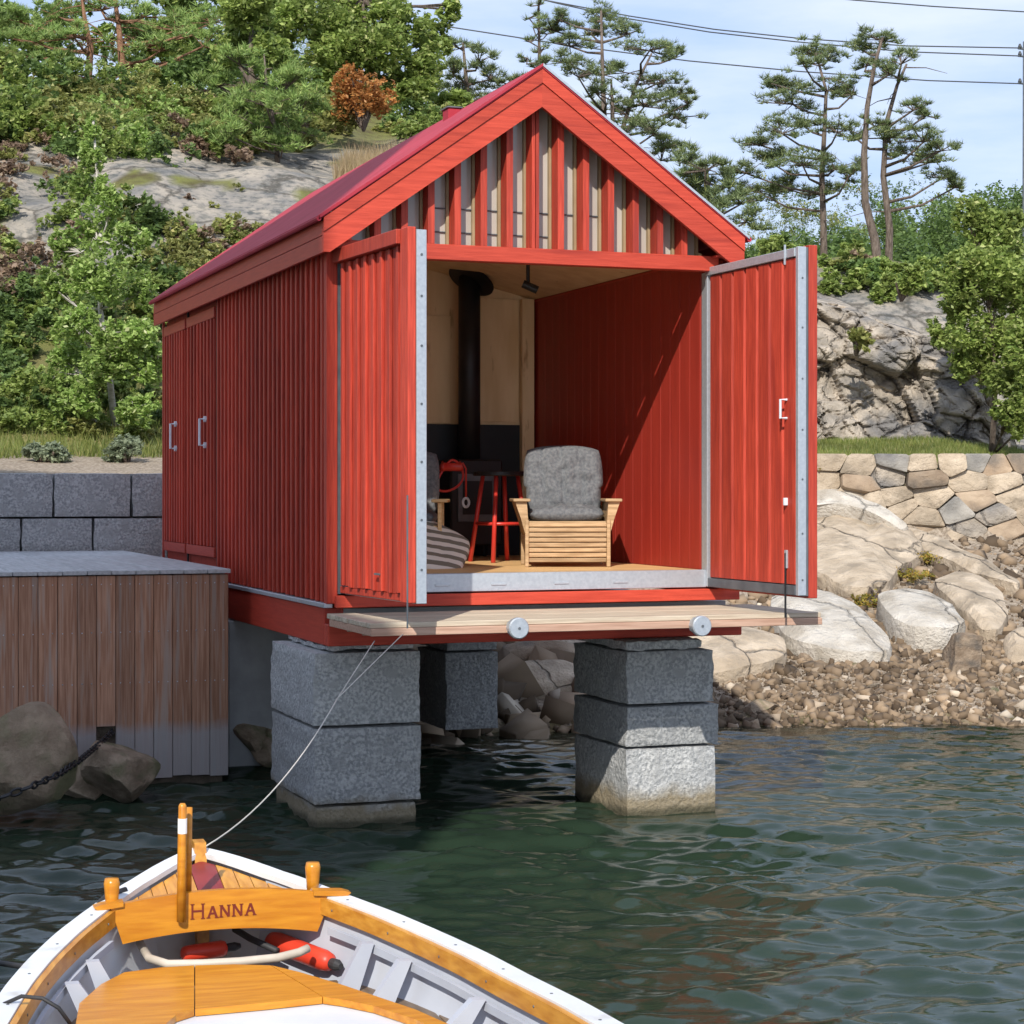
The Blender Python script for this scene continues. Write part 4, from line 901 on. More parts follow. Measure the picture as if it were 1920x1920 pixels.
# mooring ropes and cables
def rope(pts, r, m, name, label, cat):
    o = MB().tube(pts, r, 7).build(name, m, None, True); return tag(o, label, cat)
A = VZ(384, 1588, 0.66); D1 = Vector((0.0, -1.05, 1.31)); D2 = Vector((0.17, -1.085, 1.35))
jn = A.lerp(D1, 0.72); jn.z -= 0.07
def sag(a, b, s, n=14): return [a.lerp(b, i / n) + Vector((0, 0, -s * 4 * (i / n) * (1 - i / n))) for i in range(n + 1)]
rope(sag(A, jn, 0.10), 0.0036, M['rope'], 'mooring_rope', 'thin pale mooring rope from the bow up to the landing deck', 'rope')
br = rope(sag(jn, D1, 0.0), 0.0028, M['rope'], 'mooring_rope', 'left strand of the split mooring rope at the deck corner', 'rope')
rope(sag(jn, D2, 0.0), 0.0028, M['rope'], 'mooring_rope', 'right strand of the split mooring rope at the deck corner', 'rope')
rope([VZ(-60, 1800, 0.10), VZ(0, 1806, 0.1), VZ(40, 1812, 0.12), VZ(78, 1806, 0.2), VZ(110, 1785, 0.40), VZ(128, 1768, 0.53)], 0.013, M['rubber'], 'cable', 'black cable coming over the left gunwale out of the water', 'cable')
rope([VZ(-30, 1915, 0.42), VZ(8, 1882, 0.50), VZ(40, 1868, 0.53), VZ(80, 1872, 0.53), VZ(110, 1890, 0.50), VZ(132, 1920, 0.44)], 0.007, M['rubber'], 'cable', 'thin black cord lying over the left gunwale at the picture corner', 'cable')
rope([VZ(140, 1745, 0.50), VZ(175, 1703, 0.57), VZ(200, 1680, 0.60), VZ(236, 1668, 0.61)], 0.012, M['rubber'], 'strap', 'dark strap around the left oar peg', 'strap')

# ------------------------------------------------------------------ rocks
def rock_mesh(seed, sub=3, cuts=9, flat=1.0, m='rock', rough=0.055):
    bm = bmesh.new(); bmesh.ops.create_icosphere(bm, subdivisions=sub, radius=1.0); rr = random.Random(seed)
    pl = []
    for _ in range(cuts):
        n = Vector((rr.gauss(0, 1), rr.gauss(0, 1), rr.gauss(0, 1))).normalized(); pl.append((n, rr.uniform(0.42, 0.80)))
    for v in bm.verts:
        p = v.co.copy()
        for n, d in pl:
            e = p.dot(n) - d
            if e > 0: p -= n * e * 0.97
        p += noise.noise_vector(p * 1.7 + Vector((seed, 0, 0))) * rough + noise.noise_vector(p * 5 + Vector((0, seed, 0))) * rough * 0.35
        p.z *= flat; v.co = p
    me = bpy.data.meshes.new('rock'); bm.to_mesh(me); bm.free(); me.materials.append(M[m])
    me.polygons.foreach_set('use_smooth', [True] * len(me.polygons)); me.set_sharp_from_angle(angle=R(30)); return me
def boulder(px, py, Z, rx, ry, rz, label, m='rock', seed=1, rot=None, group=None, name='boulder', sub=4):
    o = bpy.data.objects.new(name, rock_mesh(seed, sub, m=m)); o.location = V(px, py, Z); o.scale = (rx, ry, rz)
    o.rotation_euler = rot or (0, 0, -YAW); link(o); return tag(o, label, 'rock', group)
# in the shade below the jetty
boulder(25, 1440, 13.3, 0.42, 0.55, 0.47, 'large dark boulder at the left picture edge in front of the jetty', 'rock_dark', 4)
boulder(232, 1450, 14.35, 0.30, 0.40, 0.33, 'pointed brown boulder half under the jetty boards', 'rock_dark', 8)
boulder(145, 1470, 14.5, 0.22, 0.3, 0.22, 'small dark stone between the two boulders by the jetty', 'rock_dark', 12)
for i, (px, py, Z, r) in enumerate(((455, 1325, 16.6, 0.16), (470, 1385, 16.0, 0.24), (505, 1405, 15.9, 0.2), (440, 1400, 16.2, 0.18), (500, 1345, 16.8, 0.2))):
    boulder(px, py, Z, r, r * 1.2, r * 0.85, ['pale upright rock wedged by the foundation wall beside the jetty', 'biggest dark rock in the gap between jetty and left pier', 'dark rock touching the left pier near the water', 'dark rock against the jetty corner near the water', 'dark rock behind the others beside the left pier'][i], 'rock_dark', 30 + i, (0.2 * i, 0.1, i), 'rocks in the gap beside the left pier', sub=3)

def smooth_poly(p, it=2, k=0.22):
    for _ in range(it):
        q = []
        for i in range(len(p)):
            a, b = Vector(p[i]), Vector(p[(i + 1) % len(p)]); q += [a * (1 - k) + b * k, a * k + b * (1 - k)]
        p = q
    return p
def slab_mesh(poly3, nrm, th, dome, seed, m, name='slab', jit=0.0, smooth=True):
    """a stone whose face follows poly3 (3-D outline on a plane with normal nrm), th thick"""
    c = sum(poly3, Vector()) / len(poly3); n = len(poly3); nrm = nrm.normalized()
    size = (sum((p - c).length for p in poly3) / n)
    rings = [(0.96, -th), (1.02, -th * 0.6), (1.02, -th * 0.14), (1.0, 0.0), (0.975, dome * 0.10), (0.80, dome * 0.6), (0.55, dome), (0.28, dome * 1.05)]
    vs = []
    for (r, d) in rings:
        for p in poly3:
            q = c + (p - c) * r + nrm * d
            k = 2.6 if d < -0.005 else 1
            q += nrm * (noise.noise(q * 2.2 + Vector((seed, 0, 0))) * 0.16 * size * jit + noise.noise(q * 6 + Vector((seed, 0, 0))) * 0.06 * size * jit)
            q += noise.noise_vector(q * 5 + Vector((0, seed, 0))) * 0.05 * size * jit * k
            vs.append(q - c)
    vs.append(nrm * dome * 1.06)
    fs = [(i * n + k, i * n + (k + 1) % n, (i + 1) * n + (k + 1) % n, (i + 1) * n + k) for i in range(len(rings) - 1) for k in range(n)]
    L = (len(rings) - 1) * n; fs += [(L + k, L + (k + 1) % n, len(vs) - 1) for k in range(n)]; fs.append(tuple(range(n))[::-1])
    me = MB().quads(vs, fs).mesh(name, M[m], True); me.set_sharp_from_angle(angle=R(32)); return me, c
def ray_plane(px, py, p0, n):
    a = V(px, py, 1.0) - CAM; t_ = (p0 - CAM).dot(n) / a.dot(n); return CAM + a * t_
VIEWX = Vector((VY, -VX, 0)); VIEWZ = Vector((VX, VY, 0))
def shore_slab(poly, label, m='rock', th=0.35, dome=0.06, lift=0.05, seed=1, tilt=None, jit=0.42):
    cx = sum(p[0] for p in poly) / len(poly); cy = sum(p[1] for p in poly) / len(poly)
    p0 = onground(cx, cy); d_ = VIEWZ * 0.7
    sl = (T(p0.x, p0.y) - T(p0.x - 2 * d_.x, p0.y - 2 * d_.y)) / 1.4
    tilt = (tilt[0], tilt[1]) if tilt and tilt[1] < -0.45 else (0.0, -sl - 0.01)
    p0.z += lift + 0.10
    n = (VIEWX * tilt[0] + VIEWZ * tilt[1] + Vector((0, 0, 1))).normalized()
    pts = [ray_plane(px, py, p0, n) for px, py in poly]
    me, c = slab_mesh(smooth_poly(smooth_poly(pts, 1, 0.14), 1, 0.25), n, th, dome, seed, m, 'boulder', jit)
    o = bpy.data.objects.new('boulder', me); o.location = c; link(o); return tag(o, label, 'rock')
shore_slab([(1500, 985), (1530, 950), (1600, 950), (1655, 965), (1700, 992), (1730, 1022), (1722, 1046), (1680, 1065), (1668, 1102), (1600, 1107), (1545, 1085), (1500, 1050)], 'biggest pale beige slab beside the right door', 'rock', 0.4, 0.10, 0.10, 3)
shore_slab([(1480, 930), (1530, 914), (1590, 920), (1650, 945), (1705, 985), (1690, 992), (1640, 972), (1590, 955), (1520, 950), (1480, 955)], 'narrow whitish slab lying above the biggest beige slab', 'rock_white', 0.3, 0.05, 0.12, 5)
shore_slab([(1700, 990), (1740, 1000), (1830, 1040), (1915, 1090), (1905, 1096), (1850, 1080), (1780, 1050), (1725, 1025)], 'long slanting pale slab below the dry stone wall', 'rock', 0.3, 0.05, 0.1, 7)
shore_slab([(1640, 1112), (1690, 1103), (1745, 1110), (1790, 1140), (1810, 1170), (1780, 1178), (1720, 1178), (1675, 1160)], 'bright white boulder with an upright front, right of the deck', 'rock_white', 0.5, 0.07, 0.22, 9)
shore_slab([(1750, 1085), (1790, 1073), (1840, 1080), (1880, 1110), (1892, 1150), (1870, 1182), (1840, 1175), (1800, 1140), (1760, 1105)], 'rounded beige slab at the right below the long slab', 'rock', 0.35, 0.07, 0.1, 11)
shore_slab([(1440, 1120), (1500, 1098), (1550, 1110), (1620, 1145), (1668, 1190), (1670, 1215), (1600, 1218), (1530, 1212), (1465, 1190)], 'large pale slab just right of the deck end', 'rock_white', 0.5, 0.08, 0.12, 13, (0.02, -0.28))
shore_slab([(1250, 1190), (1330, 1172), (1430, 1175), (1472, 1200), (1476, 1225), (1430, 1245), (1340, 1262), (1250, 1250)], 'flat beige slab behind the right granite pier', 'rock', 0.4, 0.06, 0.1, 15, (0.0, -0.3))
p_ = onground(1808, 1262); boulder(1808, 1240, toview(p_.x, p_.y)[1] + 0.1, 0.36, 0.32, 0.30, 'grey brown rounded rock above the shore gravel', 'rock_brown', 77)
shore_slab([(1880, 1195), (1915, 1180), (1960, 1190), (1960, 1250), (1890, 1250)], 'pale rock at the right picture edge above the gravel', 'rock', 0.4, 0.12, 0.05, 19, (0.0, -0.5))
shore_slab([(940, 1262), (985, 1240), (1060, 1235), (1110, 1262), (1110, 1300), (1040, 1322), (950, 1318)], 'large sunlit boulder between the piers under the boathouse', 'rock', 0.5, 0.12, 0.15, 21, (0.0, -0.8))
shore_slab([(930, 1215), (1000, 1205), (1080, 1208), (1080, 1232), (1000, 1238), (935, 1236)], 'flat tan slab under the boathouse floor behind the piers', 'rock_brown', 0.4, 0.08, 0.15, 22, (0.0, -0.5))
# loose stones along the water line
sr = random.Random(3); stone_meshes = [rock_mesh(100 + i, 2, 8, 0.8, m) for i, m in enumerate(['rock_brown', 'rock', 'rock_brown', 'rock', 'rock_brown', 'rock_dark'])]
spots = [(1425, 1335, 70), (1380, 1325, 30), (1560, 1232, 55), (1605, 1255, 35), (1510, 1240, 38), (1735, 1210, 35), (1760, 1255, 45), (1700, 1262, 26), (1800, 1300, 40), (1860, 1300, 40), (1900, 1330, 45), (1905, 1265, 40), (1650, 1300, 26), (1580, 1310, 30), (1480, 1310, 28), (1745, 1300, 22), (1880, 1355, 34), (1530, 1290, 22), (1620, 1280, 24), (1820, 1262, 30), (1690, 1320, 22), (1390, 1290, 22), (1440, 1275, 24), (960, 1340, 40), (1010, 1335, 34), (1050, 1335, 40), (1000, 1362, 45), (930, 1362, 40), (870, 1360, 42), (820, 1362, 30), (1060, 1365, 30), (900, 1385, 26), (840, 1382, 24), (960, 1382, 26)]
for _ in range(44):
    spots.insert(1, (sr.uniform(1350, 1915), sr.uniform(1245, 1345), sr.uniform(11, 30)))
for i, (px, py, d) in enumerate(spots):
    p = onground(px, py, 15); Z = toview(p.x, p.y)[1]; r = d / FPX * Z * 0.5
    o = put('shore_stone', stone_meshes[i % 6] if i else stone_meshes[5], None, (p.x, p.y, p.z + r * 0.2), (sr.uniform(-.4, .4), sr.uniform(-.4, .4), sr.uniform(0, 6)), (r * sr.uniform(1, 1.35), r * sr.uniform(0.9, 1.2), r * sr.uniform(0.7, 1.0)))
    tag(o, 'brown seaweedy stone at the water edge beside the right pier' if i == 0 else ('loose stone on the sunlit shore under the boathouse' if i >= 67 else '%s loose stone %s, %s' % ('larger' if d > 28 else 'small' if d < 18 else 'medium', 'at the water edge' if py > 1310 else 'halfway up the gravel' if py > 1270 else 'at the top of the gravel', 'beside the right pier' if px < 1470 else 'below the deck end slab' if px < 1640 else 'below the white boulder' if px < 1780 else 'near the right picture edge')), 'stone', 'loose stones along the shore' if i else None)
# gravel
def gravel_mesh(n, region, size, m, seed, name, smin=0.5):
    r = np.random.default_rng(seed); vs = []; fs = []
    cube = np.array([(x, y, z) for x in (-1, 1) for y in (-1, 1) for z in (-1, 1)], float); cf = [(0, 1, 3, 2), (4, 6, 7, 5), (0, 4, 5, 1), (2, 3, 7, 6), (0, 2, 6, 4), (1, 5, 7, 3)]
    for i in range(n):
        X, Z = region(r); x, y = W(X, Z); z = T(x, y); s = size * (smin + r.random() ** 5 * 3.0)
        v = cube * (0.55 + 0.45 * r.random((8, 1))) * np.array([s, s * r.uniform(.6, 1), s * r.uniform(.5, .9)])
        q = Matrix.Rotation(r.uniform(0, 6.3), 3, 'Z') @ Matrix.Rotation(r.normal(0, .5), 3, 'X') @ Matrix.Rotation(r.normal(0, .5), 3, 'Y')
        v = v @ np.array(q).T + np.array([x, y, z + s * 0.2]); k = len(vs); vs += v.tolist(); fs += [tuple(a + k for a in f) for f in cf]
    me = np_mesh(name, np.array(vs), np.array(fs), M[m], True); return me
def reg1(r):
    X = r.uniform(0.8, 9.5); return X, 18.3 + (r.random() ** 1.2) * (2.6 + 0.3 * (X > 4))
def reg2(r): return r.uniform(-1.5, 1.4), 17.2 + r.random() * 3.0
def reg3(r): return r.uniform(1.8, 8.8), 20.5 + r.random() * 4.9
tag(link(bpy.data.objects.new('shore_gravel', gravel_mesh(20000, reg1, 0.020, 'gravel', 1, 'shore_gravel'))), 'coarse brown gravel covering the shore right of the piers', 'gravel', kind='stuff')
tag(link(bpy.data.objects.new('rubble', gravel_mesh(520, reg2, 0.075, 'gravel', 2, 'rubble'))), 'pale broken rubble under the boathouse floor', 'gravel', kind='stuff')
tag(link(bpy.data.objects.new('slope_gravel', gravel_mesh(4200, reg3, 0.032, 'gravel', 4, 'slope_gravel'))), 'pale gravel filling the gaps between the big slabs', 'gravel', kind='stuff')

# dry stone wall on the right: irregular fitted stones
wall = empty('dry_stone_wall', W(5.3, 25.6) + (1.7,), 'dry stone retaining wall of irregular beige stones at the right', 'wall')
WX0, WX1, WZ0, WZ1, WZ = 1.8, 9.0, 1.45, 2.66, 25.45
r_ = random.Random(9); seeds = []
for j in range(6):
    x = WX0 - 0.2
    while x < WX1 + 0.2:
        w = r_.uniform(0.16, 0.72); seeds.append((x + w / 2 + r_.uniform(-.05, .05), WZ0 + (j + 0.5) * 0.205 + r_.uniform(-.085, .085))); x += w
def clip(poly, a, b):
    mx, mz = (a[0] + b[0]) / 2, (a[1] + b[1]) / 2; nx_, nz_ = b[0] - a[0], (b[1] - a[1]) * 2.2; out = []
    for i in range(len(poly)):
        p, q = poly[i], poly[(i + 1) % len(poly)]
        dp_ = (p[0] - mx) * nx_ + (p[1] - mz) * nz_; dq_ = (q[0] - mx) * nx_ + (q[1] - mz) * nz_
        if dp_ <= 0: out.append(p)
        if dp_ * dq_ < 0: t_ = dp_ / (dp_ - dq_); out.append((p[0] + (q[0] - p[0]) * t_, p[1] + (q[1] - p[1]) * t_))
    return out
mb_ = MB(); a_ = W(WX0 - .3, WZ + 0.30); b_ = W(WX1 + .4, WZ + 0.30); c_ = W(WX1 + .4, WZ + 0.6); d_ = W(WX0 - .3, WZ + 0.6)
mb_.prism([(p[0], p[1], 1.2) for p in (a_, b_, c_, d_)], (0, 0, 1.22)); o = mb_.build('backfill', M['mortar'], wall); o.location = -wall.location
for i, s in enumerate(seeds):
    poly = [(WX0 - .3, WZ0 - .1), (WX1 + .3, WZ0 - .1), (WX1 + .3, WZ1 + .05), (WX0 - .3, WZ1 + .05)]
    for k, q in enumerate(seeds):
        if k != i and abs(q[0] - s[0]) < 1.2: poly = clip(poly, s, q)
    if len(poly) < 3: continue
    cx = sum(p[0] for p in poly) / len(poly); cz = sum(p[1] for p in poly) / len(poly); dz_ = r_.uniform(-0.09, 0.10); top_ = cz > WZ1 - 0.16
    pts = []
    for (X, z) in poly:
        X, z = cx + (X - cx) * 0.975, cz + (z - cz) * 0.965; x, y = W(X, WZ + dz_ + (z - WZ0) * 0.12); pts.append(Vector((x, y, z)))
    me, c = slab_mesh(smooth_poly(pts, 1, 0.10), -VIEWZ + Vector((r_.uniform(-.25, .25), 0, r_.uniform(-.1, .45))), 0.20, 0.012, i, r_.choice(['rock_wall', 'rock_grey', 'rock_brown', 'rock_wall', 'rock_grey', 'rock_wall', 'cliff']), 'stone', 0.75, False)
    put('stone', me, wall, c - wall.location)

# weathered rock face on the right, in blocks and cracks
def cell(p):
    d, pts = noise.voronoi(p)
    c = Vector(pts[0]); h = noise.cell_vector(c * 7.31 + Vector((3.3, 1.1, 0)))
    e = d[1] - d[0]
    return (p - c).dot(h - Vector((.5, .5, .5))) * 0.9 + (h.x - 0.5) * 0.35 - 0.16 * math.exp(-e * 14)
def rock_face(name, X0, X1, top, Zb, lean, zb, m, nu=150, nv=110, amp=1.0):
    vs = []
    for j in range(nv + 1):
        for i in range(nu + 1):
            u = i / nu; v = j / nv; X = X0 + (X1 - X0) * u; zt = interp(top, X); z = zb + (zt - zb) * v
            Zd = Zb + (z - zb) * lean + (2.2 * max(0, v - 0.86) / 0.14 if v > 0.86 else 0) + 0.5 * max(0, u - 0.85) / 0.15
            p = Vector((X * 0.85 + z * 0.5, z * 1.0 - X * 0.25, Zd * 0.4))
            dd = cell(p * 1.0) * 0.75 + cell(p * 2.3 + Vector((7, 0, 0))) * 0.40 + cell(p * 5.1 + Vector((2, 4, 0))) * 0.16 + noise.noise(p * 7) * 0.04
            Zd -= dd * amp * (1 if v < 0.9 else 0.4); X += cell(p * 1.3 + Vector((3, 9, 0))) * 0.12 * amp
            z += (v > 0.86) * 0.1 * (v - 0.86) / 0.14
            x, y = W(X, Zd); vs.append((x, y, z))
    fs = [(j * (nu + 1) + i, j * (nu + 1) + i + 1, (j + 1) * (nu + 1) + i + 1, (j + 1) * (nu + 1) + i) for j in range(nv) for i in range(nu)]
    o = MB().quads(vs, fs).build(name, M[m], None, False); return tag(o, kind='structure')
rock_face('rock_face', 3.2, 7.55, [(3.2, 5.5), (4.6, 5.45), (5.3, 5.25), (5.7, 5.0), (6.4, 4.75), (7.0, 4.3), (7.35, 3.4), (7.55, 2.9)], 29.0, 0.42, 2.75, 'cliff')

# chain hanging across the boulders below the jetty
cp = [V(222, 1360, 15.1), V(190, 1392, 14.4), V(150, 1425, 13.5), V(110, 1452, 12.9), V(60, 1474, 12.6), V(0, 1496, 12.5), V(-60, 1515, 12.5)]
cm_ = MB(); seg = []
for a, b in zip(cp[:-1], cp[1:]):
    k = max(1, int((b - a).length / 0.055)); seg += [a.lerp(b, i / k) for i in range(k)]
for i, (a, b) in enumerate(zip(seg[:-1], seg[1:])):
    d = (b - a).normalized(); w = d.cross(Vector((0, 0, 1))).normalized(); u = w if i % 2 else d.cross(w)
    c = (a + b) / 2; cm_.tube([c + d * 0.040 * math.cos(t_) + u * 0.020 * math.sin(t_) for t_ in np.linspace(0, 2 * math.pi, 11)], 0.0085, 5, False)
tag(cm_.build('chain', M['black_iron'], None, True), 'dark iron chain slung from the jetty across the boulders', 'chain')

# ------------------------------------------------------------------ vegetation
def unit(n, r):
    v = r.normal(size=(n, 3)); return v / np.linalg.norm(v, axis=1, keepdims=True)
def leaf_quads(C, size, r, aspect=0.55, up=0.4):
    n = len(C); u = unit(n, r); u[:, 2] *= 0.6
    u /= np.linalg.norm(u, axis=1, keepdims=True); nn = unit(n, r); nn[:, 2] = np.abs(nn[:, 2]) + up
    w = np.cross(nn, u); w /= np.linalg.norm(w, axis=1, keepdims=True) + 1e-9
    s = size * (0.35 + 1.1 * r.random((n, 1)))
    v = np.stack([C + u * s, C + w * s * aspect, C - u * s, C - w * s * aspect], 1).reshape(-1, 3)
    return v, np.arange(4 * n).reshape(-1, 4)
def blob_points(blobs, n, r, shell=0.5):
    """leaf positions: twig-end clusters spread through a set of ellipsoids (center, radii)"""
    vol = np.array([b[1][0] * b[1][1] * b[1][2] for b in blobs]) ** 0.5; k = r.choice(len(blobs), size=max(1, n // 14), p=vol / vol.sum())
    c = np.array([b[0] for b in blobs])[k]; rad = np.array([b[1] for b in blobs])[k]
    d = unit(len(k), r); rr = shell + (1 - shell) * r.random((len(k), 1)) ** 0.6
    tw = c + d * rad * rr
    P = np.repeat(tw, 14, 0) + r.normal(size=(len(k) * 14, 3)) * np.repeat(rad, 14, 0).mean(1, keepdims=True) * 0.13
    return P
def sub_blobs(c, rad, n, r, s=0.42):
    out = []
    for i in range(n):
        d = unit(1, r)[0]; q = np.array(c) + d * np.array(rad) * (0.35 + 0.45 * r.random())
        out.append((q, np.array(rad) * s * (0.7 + 0.6 * r.random())))
    return out
UNDER = {}
def under_bush(c, rad, n, size, m, seed, nb=8):
    r = np.random.default_rng(seed); P = blob_points(sub_blobs(c, rad, nb, r), n, r); UNDER.setdefault(m, []).append(leaf_quads(P, size, r)[0])
def bush(name, label, c, rad, n, size, m, seed, cat='bush', group=None, nb=10, base=None, stem='bark'):
    r = np.random.default_rng(seed); c = np.array(c, float); rad = np.array(rad, float)
    b = np.array(base if base is not None else (c[0], c[1], T(c[0], c[1])))
    e = empty(name, tuple(b), label, cat, group)
    bl = sub_blobs(c - b, rad, nb, r)
    v, q = leaf_quads(blob_points(bl, n, r), size, r)
    link(bpy.data.objects.new('foliage', np_mesh('foliage', v, q, M[m])), e)
    s = MB()
    for (p, _) in bl: s.tube([(0, 0, -0.1), tuple(p * 0.5 + np.array([0, 0, 0.05]) + r.normal(size=3) * 0.05), tuple(p)], [0.03, 0.018, 0.006], 5)
    s.build('stem', M[stem], e); return e
def tree(name, label, base, trunk, r0, blobs, n, size, m, seed, bark='bark', cat='tree', group=None, nsub=6, r1=0.03):
    """trunk: 3-D points; blobs: (center, radii) of the main boughs"""
    r = np.random.default_rng(seed); base = Vector(base); e = empty(name, base, label, cat, group)
    tp = [Vector(p) - base for p in trunk]; k = len(tp)
    tm = MB().tube(tp, [r0 + (r1 - r0) * i / (k - 1) for i in range(k)], 9)
    allb = []
    for c, rad in blobs:
        c = np.array(c) - np.array(base); sb = sub_blobs(c, rad, nsub, r, 0.5); allb += sb
        j = min(range(k), key=lambda i: abs(tp[i].z - (c[2] - 0.25 * np.linalg.norm(np.array(tp[i])[:2] - c[:2]) - 0.15)))
        a = tp[j]; mid = a.lerp(Vector(c), 0.55) + Vector((0, 0, -0.08))
        tm.tube([a, mid, Vector(c)], [r0 * 0.40, r0 * 0.25, min(0.012, r0 * 0.12)], 6)
        for (p, _) in sb: tm.tube([mid, Vector(c).lerp(Vector(p), .5), Vector(p)], [min(0.016, r0 * 0.2), min(0.010, r0 * 0.13), 0.003], 4)
    tm.build('trunk', M[bark], e, True)
    v, q = leaf_quads(blob_points(allb, n, r), size, r)
    link(bpy.data.objects.new('crown', np_mesh('crown', v, q, M[m])), e); return e
def needle_tris(C, L, r, per=9, wid=0.010):
    """tufts of needles fanning up from twig ends"""
    n = len(C); P = np.repeat(C, per, 0); d = unit(n * per, r); d[:, 2] = np.abs(d[:, 2]) * 0.9 + 0.15; d /= np.linalg.norm(d, axis=1, keepdims=True)
    s = L * (0.6 + 0.7 * r.random((n * per, 1))); w = np.cross(d, unit(n * per, r)); w /= np.linalg.norm(w, axis=1, keepdims=True) + 1e-9
    v = np.stack([P - w * wid, P + w * wid, P + d * s], 1).reshape(-1, 3); return v, np.arange(3 * n * per).reshape(-1, 3)
def pine(name, label, Z, trunks, pads, seed, m='needle', bark='bark', L=0.16, tufts=70, r0=0.17, twigs=0, group=None, wid=0.011):
    r = np.random.default_rng(seed)
    t3 = [[V(px, py, Z + dz) for px, py in tr] for tr, dz in trunks]
    g = t3[0][0].copy(); g.z = T(g.x, g.y)
    e = empty(name, g, label, 'tree', group); tm = MB()
    for i, tr in enumerate(t3):
        pts = [p - g for p in tr]; 
        if i == 0 or True: pts = [Vector((pts[0].x, pts[0].y, min(0, pts[0].z) - 0.15))] + pts
        k = len(pts); rr = r0 * (1 if i == 0 else 0.85)
        tm.tube(pts, [rr * (1 - 0.78 * j / (k - 1)) for j in range(k)], 9)
    allp = []
    flatp = [p - g for tr in t3 for p in tr]
    dense = [a.lerp(b, s / 6) for tr in t3 for a, b in zip([p - g for p in tr][:-1], [p - g for p in tr][1:]) for s in range(7)]
    for (px, py, rx, ry) in pads:
        dz = r.normal(0, 0.55); c = V(px, py, Z + dz) - g; sx = rx / FPX * Z; sz = ry * 1.25 / FPX * Z
        a = min(dense, key=lambda p: (p - c).length + 1.6 * abs(p.z - (c.z - 0.25 * (Vector((p.x, p.y)) - Vector((c.x, c.y))).length - 0.2)))
        mid = a.lerp(c, 0.5) + Vector((r.normal(0, .06), r.normal(0, .06), -0.06 - r.random() * 0.12))
        tm.tube([a, mid, c + Vector((0, 0, -sz * 0.4))], [r0 * 0.34, r0 * 0.22, 0.018], 6)
        n = int(tufts * (0.4 + rx * ry / 1100)); kk = r.normal(size=(max(3, n // 9), 3)) * 0.46; q = kk[r.integers(len(kk), size=n)] + r.normal(size=(n, 3)) * 0.13
        q *= np.array([sx, sx * 0.9, sz * 0.8]); q[:, 2] -= 0.25 * (np.abs(q[:, 0]) / sx) * sz
        # x spread lies across the view
        P = np.array(c) + np.stack([q[:, 0] * VY + q[:, 1] * VX, -q[:, 0] * VX + q[:, 1] * VY, q[:, 2]], 1); allp.append(P)
        for i in range(min(n, 14)): tm.tube([c + Vector((0, 0, -sz * 0.4)), Vector(P[i])], [0.014, 0.005], 4, False)
    for i in range(twigs):
        a = dense[r.integers(len(dense))]; d = unit(1, r)[0]; d[2] = -abs(d[2]) * 0.4; b = a + Vector(d * r.uniform(0.5, 1.3)); tm.tube([a, a.lerp(b, .5) + Vector((0, 0, .06)), b], [0.016, 0.010, 0.004], 4, False)
    tm.build('trunk', M[bark], e, True)
    v, q = needle_tris(np.concatenate(allp), L, r, 10, wid)
    link(bpy.data.objects.new('crown', np_mesh('crown', v, q, M[m])), e); return e

# --- pines on the right ridge
pine('pine_tree', 'pine with a single trunk left of the forked pine on the right ridge', 45, [([(1545, 520), (1544, 430), (1541, 330), (1546, 240), (1549, 170), (1530, 100)], 0)],
     [(1527, 92, 42, 22), (1552, 105, 40, 18), (1505, 112, 28, 14), (1553, 162, 62, 16), (1476, 158, 55, 18), (1446, 150, 32, 14), (1486, 186, 58, 20), (1600, 170, 36, 14), (1467, 240, 52, 22), (1508, 228, 50, 18), (1425, 262, 42, 20), (1570, 240, 45, 16), (1442, 292, 62, 22), (1399, 315, 48, 20), (1505, 300, 60, 20), (1566, 308, 46, 18), (1484, 345, 62, 24), (1420, 350, 45, 20), (1590, 326, 30, 14), (1545, 355, 40, 18)], 1, L=0.15, r0=0.105, twigs=18, tufts=115, wid=0.008)
pine('pine_tree', 'forked pine with two tall trunks on the right ridge', 44, [([(1652, 545), (1640, 450), (1622, 380), (1620, 290), (1626, 200), (1640, 120), (1655, 70)], 0), ([(1664, 545), (1668, 430), (1656, 330), (1662, 230), (1682, 160), (1700, 120)], 0.3)],
     [(1650, 66, 46, 18), (1612, 84, 38, 16), (1690, 112, 36, 16), (1668, 132, 42, 14), (1625, 118, 30, 12), (1712, 200, 30, 14), (1735, 212, 22, 10), (1668, 250, 60, 18), (1732, 258, 50, 16), (1764, 275, 40, 16), (1740, 298, 48, 16), (1766, 326, 36, 16), (1690, 280, 46, 14), (1790, 345, 26, 14), (1640, 230, 30, 14), (1600, 250, 30, 12)], 2, L=0.15, r0=0.13, twigs=8, tufts=115, wid=0.008)
pine('pine_tree', 'broad pine rising behind the right roof slope', 45, [([(1136, 330), (1134, 250), (1130, 140), (1127, 20)], 0), ([(1166, 330), (1168, 240), (1192, 160), (1222, 100)], 0.5), ([(1150, 330), (1148, 200), (1146, 150)], 0.2)],
     [(1125, 22, 45, 22), (1177, 55, 42, 18), (1218, 85, 58, 20), (1268, 100, 34, 16), (1108, 55, 46, 18), (1050, 30, 38, 16), (1036, 50, 30, 14), (1068, 78, 46, 18), (1060, 108, 44, 18), (1084, 135, 40, 18), (1117, 165, 34, 18), (1230, 148, 52, 20), (1272, 170, 32, 16), (1208, 190, 54, 20), (1266, 212, 42, 18), (1228, 240, 54, 20), (1250, 266, 46, 18), (1185, 228, 40, 18), (1150, 122, 42, 16), (1240, 292, 46, 18), (1160, 200, 40, 18), (1290, 190, 16, 10), (1110, 205, 30, 16)], 3, L=0.15, r0=0.11, twigs=26, tufts=115, wid=0.008)
